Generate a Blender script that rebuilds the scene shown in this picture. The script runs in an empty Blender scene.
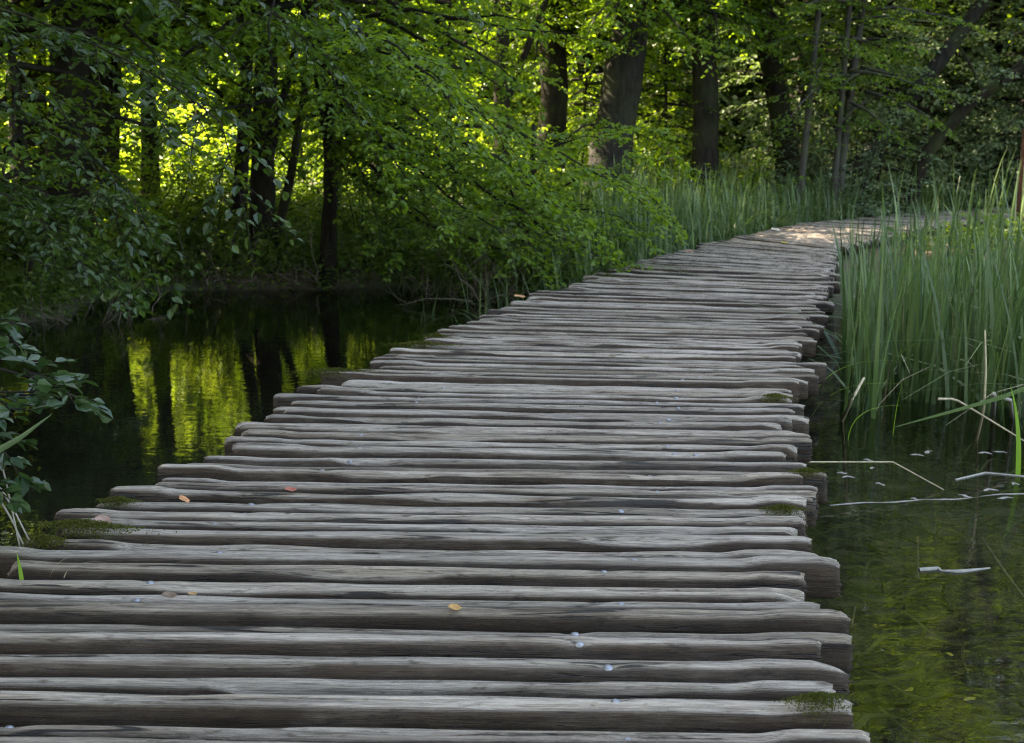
import bpy, math, random
import numpy as np
from mathutils import Vector, Matrix
R_ = math.radians
C = bpy.context.scene.collection
SC = bpy.context.scene
rng = np.random.default_rng(11)
random.seed(5)

# ------------------------------------------------------------------ camera maths (1024 x 743 frame)
W, H, F = 1024, 743, 1200.0
CAMZ = 1.2
PITCH = math.atan((371.5 - 150.0) / F)
WATER = -0.42

def ray(px, py):
    x = (px - W / 2) / F; y = -(py - H / 2) / F
    c, s = math.cos(PITCH), math.sin(PITCH)
    return np.array([x, c + y * s, -s + y * c])

def ground(px, py, z=0.0):
    d = ray(px, py); t = (z - CAMZ) / d[2]
    return np.array([d[0] * t, d[1] * t, z])

def at(px, py, Y):
    d = ray(px, py); t = Y / d[1]
    return np.array([d[0] * t, Y, CAMZ + d[2] * t])

# ------------------------------------------------------------------ object helpers
def tag(o, label=None, cat=None, group=None, kind=None):
    if label: o['label'] = label
    if cat: o['category'] = cat
    if group: o['group'] = group
    if kind: o['kind'] = kind
    return o

def thing(name, label, cat, loc=(0, 0, 0), rz=0.0, group=None):
    o = bpy.data.objects.new(name, None); C.objects.link(o)
    o.empty_display_size = 0.2
    o.location = tuple(float(v) for v in loc); o.rotation_euler = (0, 0, rz)
    return tag(o, label, cat, group)

def link(name, me, parent=None, loc=(0, 0, 0), rot=(0, 0, 0), scale=(1, 1, 1)):
    o = bpy.data.objects.new(name, me); C.objects.link(o)
    o.location = tuple(float(v) for v in loc); o.rotation_euler = rot; o.scale = scale
    if parent is not None: o.parent = parent
    return o

def dup(root, loc, rz=0.0, sc=1.0, label=None, group=None):
    r = root.copy(); C.objects.link(r)
    r.location = tuple(float(v) for v in loc); r.rotation_euler = (0, 0, rz); r.scale = (sc, sc, sc)
    if label: r['label'] = label
    if group: r['group'] = group
    for ch in list(root.children):
        c = ch.copy(); C.objects.link(c); c.parent = r
        for g in list(ch.children):
            d = g.copy(); C.objects.link(d); d.parent = c
    return r

class MB:
    """collects quads (and a per-face tint) for ONE mesh"""
    def __init__(self): self.V = []; self.Q = []; self.T = []; self.n = 0
    def add(self, V, Q, tint=0.5):
        V = np.asarray(V, float).reshape(-1, 3); Q = np.asarray(Q, np.int64).reshape(-1, 4)
        self.V.append(V); self.Q.append(Q + self.n); self.n += len(V)
        self.T.append(np.broadcast_to(np.asarray(tint, float), (len(Q),)).copy())
    def mesh(self, name, mat, smooth=True):
        V = np.concatenate(self.V); Q = np.concatenate(self.Q); T = np.concatenate(self.T)
        return make_mesh(name, V, Q, mat, T, smooth)

def make_mesh(name, V, Q, mat, T=None, smooth=True):
    me = bpy.data.meshes.new(name)
    n, m = len(V), len(Q)
    me.vertices.add(n); me.vertices.foreach_set('co', np.ascontiguousarray(V, np.float32).ravel())
    me.loops.add(4 * m); me.loops.foreach_set('vertex_index', np.ascontiguousarray(Q, np.int32).ravel())
    me.polygons.add(m); me.polygons.foreach_set('loop_start', np.arange(0, 4 * m, 4, dtype=np.int32))
    me.update(calc_edges=True)
    me.polygons.foreach_set('use_smooth', np.full(m, bool(smooth)))
    if T is not None:
        a = me.attributes.new('tint', 'FLOAT', 'FACE'); a.data.foreach_set('value', np.ascontiguousarray(T, np.float32))
    if mat: me.materials.append(mat)
    me.update()
    return me

def unit(v):
    v = np.asarray(v, float)
    return v / np.maximum(np.linalg.norm(v, axis=-1, keepdims=True), 1e-9)

def tube(B, P, rad, sides=6, tint=0.5, rough=0.0, r=None):
    P = np.asarray(P, float); n = len(P); rad = np.broadcast_to(np.asarray(rad, float), (n,))
    T = np.gradient(P, axis=0); T = unit(T)
    ref = np.array([0, 0, 1.0]) if abs(T[:, 2]).mean() < 0.7 else np.array([1.0, 0, 0])
    S = unit(np.cross(T, ref)); U = np.cross(S, T)
    a = np.linspace(0, 2 * np.pi, sides, endpoint=False)
    rr = rad[:, None] * np.ones((1, sides))
    if rough and r is not None:
        lob = sum(r.normal(0, 1) * np.cos((k + 1) * a + r.uniform(0, 6)) for k in range(4)) * 0.35
        rr = rr * (1 + rough * (0.8 * lob[None, :] + r.normal(0, 0.6, (n, sides))))
    V = P[:, None, :] + rr[:, :, None] * (np.cos(a)[None, :, None] * S[:, None, :] + np.sin(a)[None, :, None] * U[:, None, :])
    V = np.concatenate([V, np.repeat(P[-1:, None, :], sides, 1)], 0)      # pinched tip
    i = np.arange(n)[:, None] * sides; j = np.arange(sides)[None, :]; k = (j + 1) % sides
    Q = np.stack([i + j, i + k, i + sides + k, i + sides + j], -1).reshape(-1, 4)
    B.add(V.reshape(-1, 3), Q, tint)

def wob(r, n=4, lo=0.6, hi=3.0):
    k = r.uniform(lo, hi, n); p = r.uniform(0, 6.28, n); a = r.normal(0, 1, n) / math.sqrt(n)
    return lambda x: sum(a[i] * np.sin(k[i] * np.asarray(x) + p[i]) for i in range(n))

# ------------------------------------------------------------------ materials
def new_mat(name):
    m = bpy.data.materials.new(name); m.use_nodes = True
    nt = m.node_tree; nt.nodes.clear()
    out = nt.nodes.new('ShaderNodeOutputMaterial')
    def N(t, **kw):
        n = nt.nodes.new(t)
        for k, v in kw.items():
            if k in n.inputs: n.inputs[k].default_value = v
            else: setattr(n, k, v)
        return n
    return m, nt, N, out, nt.links.new

def ramp(N, fac_link, L, stops):
    r = N('ShaderNodeValToRGB'); e = r.color_ramp.elements
    while len(e) < len(stops): e.new(0.5)
    for i, (p, c) in enumerate(stops):
        e[i].position = p; e[i].color = (*c, 1) if len(c) == 3 else c
    L(fac_link, r.inputs['Fac']); return r

def leaf_mat(name, dark, light, tdark, tlight, trans=0.45, rough=0.42, spec=0.35, odd=None):
    m, nt, N, out, L = new_mat(name)
    at_ = N('ShaderNodeAttribute', attribute_name='tint')
    oi = N('ShaderNodeObjectInfo')
    ad = N('ShaderNodeMath', operation='MULTIPLY_ADD'); ad.inputs[1].default_value = 0.22
    L(oi.outputs['Random'], ad.inputs[0]); L(at_.outputs['Fac'], ad.inputs[2])
    stops = [(0.0, dark), (0.95, light)]; ts = [(0.0, tdark), (0.95, tlight)]
    if odd: stops += [(1.18 if False else 1.0, odd)]; ts += [(1.0, odd)]
    mul = N('ShaderNodeMath', operation='MULTIPLY'); mul.inputs[1].default_value = 0.82
    L(ad.outputs[0], mul.inputs[0])
    c1 = ramp(N, mul.outputs[0], L, stops); c2 = ramp(N, mul.outputs[0], L, ts)
    p = N('ShaderNodeBsdfPrincipled', Roughness=rough); p.inputs['Specular IOR Level'].default_value = spec
    L(c1.outputs[0], p.inputs['Base Color'])
    t = N('ShaderNodeBsdfTranslucent'); L(c2.outputs[0], t.inputs['Color'])
    mx = N('ShaderNodeMixShader'); mx.inputs[0].default_value = trans
    L(p.outputs[0], mx.inputs[1]); L(t.outputs[0], mx.inputs[2]); L(mx.outputs[0], out.inputs['Surface'])
    return m

def wood_mat():
    m, nt, N, out, L = new_mat('weathered_wood')
    tc = N('ShaderNodeTexCoord'); oi = N('ShaderNodeObjectInfo')
    sh = N('ShaderNodeVectorMath', operation='MULTIPLY_ADD'); sh.inputs[1].default_value = (37, 53, 71)
    cb = N('ShaderNodeCombineXYZ')
    for i in range(3): L(oi.outputs['Random'], cb.inputs[i])
    L(cb.outputs[0], sh.inputs[0]); L(tc.outputs['Object'], sh.inputs[2])
    def mapped(s):
        mp = N('ShaderNodeMapping'); mp.inputs['Scale'].default_value = s; L(sh.outputs[0], mp.inputs['Vector']); return mp
    fine = N('ShaderNodeTexNoise', Scale=1.0, Detail=4.0, Roughness=0.7); L(mapped((11.0, 330, 330)).outputs[0], fine.inputs['Vector'])
    grain = N('ShaderNodeTexNoise', Scale=1.0, Detail=5.0, Roughness=0.7, Distortion=0.12); L(mapped((1.5, 80, 80)).outputs[0], grain.inputs['Vector'])
    broad = N('ShaderNodeTexNoise', Scale=1.0, Detail=5.0, Roughness=0.65); L(mapped((1.6, 13, 13)).outputs[0], broad.inputs['Vector'])
    crack = N('ShaderNodeTexNoise', Scale=1.0, Detail=1.5, Roughness=0.5, Distortion=0.35); L(mapped((1.1, 30, 30)).outputs[0], crack.inputs['Vector'])
    stain = N('ShaderNodeTexNoise', Scale=1.0, Detail=6.0, Roughness=0.7); L(mapped((5.5, 14, 14)).outputs[0], stain.inputs['Vector'])
    spots = N('ShaderNodeTexNoise', Scale=1.0, Detail=3.0, Roughness=0.6); L(mapped((14, 55, 55)).outputs[0], spots.inputs['Vector'])
    sb = N('ShaderNodeMath', operation='SUBTRACT'); sb.inputs[1].default_value = 0.5; L(crack.outputs['Fac'], sb.inputs[0])
    ab = N('ShaderNodeMath', operation='ABSOLUTE'); L(sb.outputs[0], ab.inputs[0])
    cr = N('ShaderNodeMapRange'); cr.inputs['From Min'].default_value = 0.014; cr.inputs['From Max'].default_value = 0.036
    L(ab.outputs[0], cr.inputs['Value'])
    gate = N('ShaderNodeMapRange'); gate.inputs['From Min'].default_value = 0.41; gate.inputs['From Max'].default_value = 0.46
    L(broad.outputs['Fac'], gate.inputs['Value'])
    crk = N('ShaderNodeMath', operation='MAXIMUM'); L(cr.outputs[0], crk.inputs[0]); L(gate.outputs[0], crk.inputs[1])
    gm = N('ShaderNodeMix'); gm.inputs['Factor'].default_value = 0.55; L(grain.outputs['Fac'], gm.inputs['A']); L(fine.outputs['Fac'], gm.inputs['B'])
    base = ramp(N, gm.outputs['Result'], L, [(0.34, (0.070, 0.056, 0.044)), (0.44, (0.225, 0.194, 0.164)), (0.53, (0.365, 0.32, 0.27)), (0.66, (0.56, 0.50, 0.43))])
    bl = ramp(N, broad.outputs['Fac'], L, [(0.30, (0.58, 0.51, 0.43)), (0.50, (0.94, 0.92, 0.89)), (0.72, (1.25, 1.23, 1.22))])
    mu0 = N('ShaderNodeMix', data_type='RGBA', blend_type='MULTIPLY'); mu0.inputs['Factor'].default_value = 1.0
    L(base.outputs[0], mu0.inputs['A']); L(bl.outputs[0], mu0.inputs['B'])
    sp_ = ramp(N, spots.outputs['Fac'], L, [(0.30, (0.45, 0.42, 0.38)), (0.40, (1, 1, 1)), (0.70, (1.08, 1.08, 1.08))])
    mu = N('ShaderNodeMix', data_type='RGBA', blend_type='MULTIPLY'); mu.inputs['Factor'].default_value = 1.0
    L(mu0.outputs['Result'], mu.inputs['A']); L(sp_.outputs[0], mu.inputs['B'])
    # per log tone
    tone = ramp(N, oi.outputs['Random'], L, [(0.0, (0.62, 0.58, 0.53)), (0.25, (1.0, 1.0, 1.0)), (0.5, (0.84, 0.80, 0.74)), (0.75, (1.15, 1.13, 1.12)), (1.0, (0.88, 0.88, 0.90))])
    mu2 = N('ShaderNodeMix', data_type='RGBA', blend_type='MULTIPLY'); mu2.inputs['Factor'].default_value = 1.0
    L(mu.outputs['Result'], mu2.inputs['A']); L(tone.outputs[0], mu2.inputs['B'])
    # unbleached brown flanks; shade between the logs is darkened into this colour too
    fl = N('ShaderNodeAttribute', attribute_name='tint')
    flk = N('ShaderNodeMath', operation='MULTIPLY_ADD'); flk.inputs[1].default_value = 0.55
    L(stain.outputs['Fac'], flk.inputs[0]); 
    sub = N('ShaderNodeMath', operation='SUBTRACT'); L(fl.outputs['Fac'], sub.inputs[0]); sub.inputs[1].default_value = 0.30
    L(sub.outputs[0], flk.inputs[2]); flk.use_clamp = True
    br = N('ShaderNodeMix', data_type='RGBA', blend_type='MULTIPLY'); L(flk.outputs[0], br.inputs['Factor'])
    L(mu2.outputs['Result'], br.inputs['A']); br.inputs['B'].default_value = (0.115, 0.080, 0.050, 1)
    # algae
    al = N('ShaderNodeMapRange'); al.inputs['From Min'].default_value = 0.64; al.inputs['From Max'].default_value = 0.80; al.inputs['To Max'].default_value = 0.3
    L(stain.outputs['Fac'], al.inputs['Value'])
    g = N('ShaderNodeMix', data_type='RGBA'); L(al.outputs[0], g.inputs['Factor']); L(br.outputs['Result'], g.inputs['A']); g.inputs['B'].default_value = (0.085, 0.088, 0.038, 1)
    ck = N('ShaderNodeMix', data_type='RGBA'); L(crk.outputs[0], ck.inputs['Factor']); ck.inputs['A'].default_value = (0.028, 0.023, 0.019, 1); L(g.outputs['Result'], ck.inputs['B'])
    p = N('ShaderNodeBsdfPrincipled', Roughness=0.72); p.inputs['Specular IOR Level'].default_value = 0.35
    rr = N('ShaderNodeMapRange'); rr.inputs['To Min'].default_value = 0.55; rr.inputs['To Max'].default_value = 0.85; L(broad.outputs['Fac'], rr.inputs['Value']); L(rr.outputs[0], p.inputs['Roughness'])
    L(ck.outputs['Result'], p.inputs['Base Color'])
    hs = N('ShaderNodeMath', operation='MULTIPLY_ADD'); hs.inputs[1].default_value = 1.2; L(gm.outputs['Result'], hs.inputs[0]); L(crk.outputs[0], hs.inputs[2])
    b = N('ShaderNodeBump', Strength=1.0, Distance=0.009); L(hs.outputs[0], b.inputs['Height']); L(b.outputs[0], p.inputs['Normal'])
    L(p.outputs[0], out.inputs['Surface'])
    return m

def bark_mat(name, c0, c1, moss=0.3, scale=14):
    m, nt, N, out, L = new_mat(name)
    tc = N('ShaderNodeTexCoord'); mp = N('ShaderNodeMapping'); mp.inputs['Scale'].default_value = (1, 1, 0.22); L(tc.outputs['Object'], mp.inputs['Vector'])
    n1 = N('ShaderNodeTexNoise', Scale=scale, Detail=6.0, Roughness=0.7, Distortion=0.6); L(mp.outputs[0], n1.inputs['Vector'])
    n2 = N('ShaderNodeTexNoise', Scale=1.6, Detail=4.0); L(tc.outputs['Object'], n2.inputs['Vector'])
    c = ramp(N, n1.outputs['Fac'], L, [(0.32, c0), (0.68, c1)])
    ms = N('ShaderNodeMapRange'); ms.inputs['From Min'].default_value = 0.47; ms.inputs['From Max'].default_value = 0.66; ms.inputs['To Max'].default_value = moss; L(n2.outputs['Fac'], ms.inputs['Value'])
    mx = N('ShaderNodeMix', data_type='RGBA'); L(ms.outputs[0], mx.inputs['Factor']); L(c.outputs[0], mx.inputs['A']); mx.inputs['B'].default_value = (0.05, 0.07, 0.02, 1)
    p = N('ShaderNodeBsdfPrincipled', Roughness=0.9); p.inputs['Specular IOR Level'].default_value = 0.12; L(mx.outputs['Result'], p.inputs['Base Color'])
    b = N('ShaderNodeBump', Strength=0.9, Distance=0.03); L(n1.outputs['Fac'], b.inputs['Height']); L(b.outputs[0], p.inputs['Normal'])
    L(p.outputs[0], out.inputs['Surface']); return m

def plain_mat(name, col, rough=0.7, metal=0.0, var=0.25, scale=30):
    m, nt, N, out, L = new_mat(name)
    tc = N('ShaderNodeTexCoord'); n = N('ShaderNodeTexNoise', Scale=scale, Detail=4.0); L(tc.outputs['Object'], n.inputs['Vector'])
    lo = tuple(c * (1 - var) for c in col); hi = tuple(min(1, c * (1 + var)) for c in col)
    c = ramp(N, n.outputs['Fac'], L, [(0.3, lo), (0.7, hi)])
    p = N('ShaderNodeBsdfPrincipled', Roughness=rough, Metallic=metal); L(c.outputs[0], p.inputs['Base Color'])
    b = N('ShaderNodeBump', Strength=0.3, Distance=0.004); L(n.outputs['Fac'], b.inputs['Height']); L(b.outputs[0], p.inputs['Normal'])
    L(p.outputs[0], out.inputs['Surface']); return m

def ground_mat():
    m, nt, N, out, L = new_mat('forest_floor')
    tc = N('ShaderNodeTexCoord')
    n1 = N('ShaderNodeTexNoise', Scale=5.0, Detail=8.0, Roughness=0.7); L(tc.outputs['Object'], n1.inputs['Vector'])
    n2 = N('ShaderNodeTexNoise', Scale=0.5, Detail=4.0); L(tc.outputs['Object'], n2.inputs['Vector'])
    a = ramp(N, n1.outputs['Fac'], L, [(0.3, (0.025, 0.018, 0.010)), (0.55, (0.075, 0.055, 0.032)), (0.75, (0.14, 0.11, 0.06))])
    g = ramp(N, n1.outputs['Fac'], L, [(0.3, (0.02, 0.035, 0.010)), (0.75, (0.07, 0.11, 0.025))])
    f = N('ShaderNodeMapRange'); f.inputs['From Min'].default_value = 0.42; f.inputs['From Max'].default_value = 0.58; L(n2.outputs['Fac'], f.inputs['Value'])
    mx = N('ShaderNodeMix', data_type='RGBA'); L(f.outputs[0], mx.inputs['Factor']); L(a.outputs[0], mx.inputs['A']); L(g.outputs[0], mx.inputs['B'])
    # the pond bed: mud, with weed growing over it on one side
    ge = N('ShaderNodeAttribute', attribute_name='bed'); wd = N('ShaderNodeAttribute', attribute_name='weed')
    n3 = N('ShaderNodeTexNoise', Scale=3.2, Detail=7.0, Roughness=0.7, Distortion=1.2); L(tc.outputs['Object'], n3.inputs['Vector'])
    mud = ramp(N, n3.outputs['Fac'], L, [(0.3, (0.018, 0.015, 0.010)), (0.7, (0.055, 0.048, 0.030))])
    wee = ramp(N, n3.outputs['Fac'], L, [(0.30, (0.010, 0.0095, 0.007)), (0.48, (0.035, 0.034, 0.019)), (0.60, (0.095, 0.090, 0.050)), (0.75, (0.17, 0.16, 0.10))])
    bm = N('ShaderNodeMix', data_type='RGBA'); L(wd.outputs['Fac'], bm.inputs['Factor']); L(mud.outputs[0], bm.inputs['A']); L(wee.outputs[0], bm.inputs['B'])
    al = N('ShaderNodeMix', data_type='RGBA'); L(ge.outputs['Fac'], al.inputs['Factor']); L(mx.outputs['Result'], al.inputs['A']); L(bm.outputs['Result'], al.inputs['B'])
    p = N('ShaderNodeBsdfPrincipled', Roughness=0.9); L(al.outputs['Result'], p.inputs['Base Color'])
    b = N('ShaderNodeBump', Strength=0.8, Distance=0.05); L(n1.outputs['Fac'], b.inputs['Height']); L(b.outputs[0], p.inputs['Normal'])
    L(p.outputs[0], out.inputs['Surface']); return m

def water_mat():
    m, nt, N, out, L = new_mat('pond_water')
    tc = N('ShaderNodeTexCoord')
    mp = N('ShaderNodeMapping'); mp.inputs['Scale'].default_value = (0.8, 2.3, 1); L(tc.outputs['Object'], mp.inputs['Vector'])
    n1 = N('ShaderNodeTexNoise', Scale=5.0, Detail=2.0, Roughness=0.5, Distortion=0.3); L(mp.outputs[0], n1.inputs['Vector'])
    n2 = N('ShaderNodeTexNoise', Scale=22.0, Detail=2.0); L(mp.outputs[0], n2.inputs['Vector'])
    ad = N('ShaderNodeMath', operation='MULTIPLY_ADD'); ad.inputs[1].default_value = 0.12; L(n2.outputs['Fac'], ad.inputs[0]); L(n1.outputs['Fac'], ad.inputs[2])
    b = N('ShaderNodeBump', Strength=0.028, Distance=0.05); L(ad.outputs[0], b.inputs['Height'])
    fr = N('ShaderNodeFresnel', IOR=1.333); L(b.outputs[0], fr.inputs['Normal'])
    t = N('ShaderNodeBsdfTransparent', Color=(0.70, 0.70, 0.62, 1))
    g = N('ShaderNodeBsdfGlossy', Roughness=0.0); g.inputs['Color'].default_value = (1, 1, 1, 1); L(b.outputs[0], g.inputs['Normal'])
    mx = N('ShaderNodeMixShader'); L(fr.outputs[0], mx.inputs[0]); L(t.outputs[0], mx.inputs[1]); L(g.outputs[0], mx.inputs[2])
    L(mx.outputs[0], out.inputs['Surface']); return m

M = {}
M['wood'] = wood_mat()
M['nail'] = plain_mat('galvanised_nail', (0.27, 0.28, 0.31), 0.5, 0.8, 0.12, 60)
M['beam'] = plain_mat('wet_beam_wood', (0.085, 0.07, 0.052), 0.8, 0, 0.4, 18)
M['leaf'] = leaf_mat('beech_leaf', (0.028, 0.074, 0.016), (0.125, 0.205, 0.026), (0.13, 0.27, 0.012), (0.42, 0.60, 0.03), 0.45)
M['leaf_dark'] = leaf_mat('shaded_beech_leaf', (0.016, 0.040, 0.011), (0.062, 0.108, 0.022), (0.05, 0.13, 0.010), (0.20, 0.36, 0.03), 0.36, 0.36, 0.55)  # beech leaf copy with shade darkened into its colours
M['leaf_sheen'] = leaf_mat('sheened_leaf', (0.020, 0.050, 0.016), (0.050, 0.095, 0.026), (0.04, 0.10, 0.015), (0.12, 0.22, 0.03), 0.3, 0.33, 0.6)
M['leaf_far'] = leaf_mat('woodland_leaf', (0.040, 0.085, 0.016), (0.10, 0.16, 0.028), (0.22, 0.38, 0.02), (0.50, 0.66, 0.05), 0.5)
M['willow'] = leaf_mat('willow_leaf', (0.085, 0.130, 0.080), (0.23, 0.29, 0.19), (0.09, 0.18, 0.06), (0.22, 0.36, 0.10), 0.33, 0.45, 0.4)
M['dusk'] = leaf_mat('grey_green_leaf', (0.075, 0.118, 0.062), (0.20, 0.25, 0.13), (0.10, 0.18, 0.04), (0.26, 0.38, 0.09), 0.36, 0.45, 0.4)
M['reed'] = leaf_mat('reed_blade', (0.018, 0.046, 0.020), (0.145, 0.215, 0.080), (0.03, 0.09, 0.015), (0.18, 0.30, 0.05), 0.3, 0.40, 0.45)
M['fresh'] = leaf_mat('fresh_blade', (0.10, 0.24, 0.02), (0.20, 0.36, 0.03), (0.25, 0.5, 0.02), (0.4, 0.7, 0.05), 0.4)
M['moss'] = leaf_mat('moss', (0.040, 0.044, 0.012), (0.11, 0.108, 0.026), (0.1, 0.14, 0.01), (0.2, 0.25, 0.02), 0.25, 0.8, 0.1)
M['under'] = leaf_mat('undergrowth_leaf', (0.034, 0.075, 0.020), (0.12, 0.18, 0.042), (0.10, 0.22, 0.02), (0.30, 0.45, 0.04), 0.42)
M['straw'] = plain_mat('dry_reed', (0.36, 0.30, 0.19), 0.6, 0, 0.25, 40)
M['pale'] = plain_mat('bleached_reed', (0.23, 0.215, 0.185), 0.5, 0, 0.18, 40)
M['twig'] = plain_mat('dead_twig', (0.13, 0.10, 0.08), 0.8, 0, 0.35, 25)
M['paletwig'] = plain_mat('bleached_twig', (0.15, 0.125, 0.10), 0.8, 0, 0.3, 25)
M['weed'] = leaf_mat('water_weed', (0.016, 0.018, 0.010), (0.13, 0.132, 0.066), (0.08, 0.12, 0.02), (0.2, 0.26, 0.06), 0.3, 0.7, 0.2)
M['bark'] = bark_mat('dark_bark', (0.007, 0.006, 0.005), (0.030, 0.024, 0.019), 0.3)
M['bark_mid'] = bark_mat('rough_grey_bark', (0.008, 0.0072, 0.0066), (0.036, 0.032, 0.029), 0.35)
M['bark_pale'] = bark_mat('pale_grey_bark', (0.026, 0.024, 0.021), (0.080, 0.075, 0.068), 0.5, 9)
M['bark_moss'] = bark_mat('mossy_bark', (0.010, 0.0085, 0.007), (0.032, 0.026, 0.020), 0.7)
M['ground'] = ground_mat()
M['water'] = water_mat()
M['redwood'] = plain_mat('red_brown_post_paint', (0.11, 0.042, 0.030), 0.7, 0, 0.25, 12)

# ------------------------------------------------------------------ terrain
KEYS = [  # left and right end of one log in the photograph
    ((-600, 890), (905, 905)), ((-330, 737), (878, 752)), ((-150, 640), (846, 652)), ((0, 560), (828, 571)), ((78, 512), (817, 521)),
    ((213, 447), (806, 455)), ((345, 372), (801, 381)), ((440, 334), (806, 341)), ((545, 293), (822, 301)),
    ((640, 261), (832, 270)), ((742, 236), (838, 247))]
LP = [ground(*a) for a, b in KEYS]; RP = [ground(*b) for a, b in KEYS]
for cx, cy, ang in ((5.6, 19.5, 40), (7.9, 22.0, 44), (10.6, 24.6, 47), (14.0, 27.6, 48), (18.0, 31.0, 48)):
    dv = np.array([math.sin(R_(ang)), math.cos(R_(ang)), 0]); nv = np.array([-dv[1], dv[0], 0])
    LP.append(np.array([cx, cy, 0]) + nv * 1.0); RP.append(np.array([cx, cy, 0]) - nv * 1.0)
LP = np.array(LP); RP = np.array(RP); MID = (LP + RP) / 2
SEG = np.concatenate([[0], np.cumsum(np.linalg.norm(np.diff(MID, axis=0), axis=1))])
def along(A, s): return np.stack([np.interp(s, SEG, A[:, i]) for i in range(3)], -1)
_ps = np.linspace(0, SEG[-1], 160); PATH = along(MID, _ps)

def path_dist(x, y):
    sh = np.shape(x); x = np.ravel(x); y = np.ravel(y)
    d = np.full(x.shape, 1e9)
    for p in PATH: d = np.minimum(d, (x - p[0]) ** 2 + (y - p[1]) ** 2)
    return np.sqrt(d).reshape(sh)

_w1, _w2, _w3 = wob(rng, 5, .3, 1.6), wob(rng, 5, .3, 1.6), wob(rng, 6, .8, 3.0)
def shore(x, y):
    """metres inside the land (positive) or out in the pond (negative)"""
    xb = np.array([-30, -6, -4.6, -1.3, -0.3, 0.8, 2.0, 3.5, 5.0, 30]); yb = np.array([12.5, 13.4, 14.1, 14.1, 13.0, 12.0, 12.0, 13.0, 13.5, 14.0])
    s = np.asarray(y) - np.interp(x, xb, yb) + 0.25 * _w1(np.asarray(x) * 2)
    yl = np.array([-40, -2, 3, 7, 9.5, 12, 20]); xl = np.array([-3.4, -3.4, -3.3, -3.9, -4.6, -4.5, -4.5])
    s = np.maximum(s, np.interp(y, yl, xl) - np.asarray(x) + 0.2 * _w2(np.asarray(y) * 2))
    s = np.maximum(s, np.maximum(-12.0 - np.asarray(y), np.asarray(x) - 17))
    s = np.maximum(s, 0.55 - np.hypot(np.asarray(x) + 2.35, np.asarray(y) - 3.1))
    return s

def height(x, y):
    x = np.asarray(x, float); y = np.asarray(y, float)
    s = shore(x, y)
    land = WATER + 0.02 + 0.5 * np.clip(s / 1.3, 0, 1) ** 0.7 + 0.05 * np.clip(s - 1.5, 0, 60) + 0.0009 * np.clip(s - 12, 0, 60) ** 2
    land = land + (0.05 * _w3(x * 1.3 + y * .7) + 0.05 * _w3(y * 1.7 - x * .5)) * np.clip(s, 0, 1)
    bed = WATER - np.where(x < 1.2, 0.75, 0.36) * np.clip(-s / 1.0, 0, 1) - 0.02
    z = np.where(s > 0, land, bed)
    d = path_dist(x, y)
    cap = -0.17 + np.clip(d - 1.6, 0, 99) * 0.14
    return np.where((s > 0) & (y > 9), np.minimum(z, np.maximum(cap, WATER + .05)), z)

def gz(x, y): return float(height(np.array([x]), np.array([y]))[0])

def build_terrain():
    xs = np.unique(np.round(np.concatenate([np.linspace(-90, -12, 40), np.linspace(-12, 16, 180), np.linspace(16, 90, 40)]), 4))
    ys = np.unique(np.round(np.concatenate([np.linspace(-60, -4, 26), np.linspace(-4, 20, 160), np.linspace(20, 50, 60), np.linspace(50, 130, 30)]), 4))
    X, Y = np.meshgrid(xs, ys); Z = height(X, Y)
    V = np.stack([X, Y, Z], -1).reshape(-1, 3); nx = len(xs)
    i = np.arange(len(ys) - 1)[:, None] * nx; j = np.arange(nx - 1)[None, :]
    Q = np.stack([i + j, i + j + 1, i + nx + j + 1, i + nx + j], -1).reshape(-1, 4)
    me = make_mesh('terrain', V, Q, M['ground'])
    s = shore(X, Y).ravel()
    a = me.attributes.new('bed', 'FLOAT', 'POINT'); a.data.foreach_set('value', np.clip(0.4 - s * 2.5, 0, 1).astype(np.float32))
    a = me.attributes.new('weed', 'FLOAT', 'POINT'); a.data.foreach_set('value', np.clip((X.ravel() - 0.6) / 0.8, 0, 1).astype(np.float32))
    tag(link('forest_floor', me), kind='structure', label='dark forest floor of soil and leaf litter running down into the pond bed')
build_terrain()

xs = np.linspace(-30, 30, 61); ys = np.linspace(-25, 24, 50); X, Y = np.meshgrid(xs, ys)
V = np.stack([X, Y, np.full_like(X, WATER)], -1).reshape(-1, 3); i = np.arange(49)[:, None] * 61; j = np.arange(60)[None, :]
water = link('water', make_mesh('water', V, np.stack([i + j, i + j + 1, i + 61 + j + 1, i + 61 + j], -1).reshape(-1, 4), M['water']))
tag(water, kind='structure', label='still clear pond water mirroring the trees and showing weed on the bed')

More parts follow.
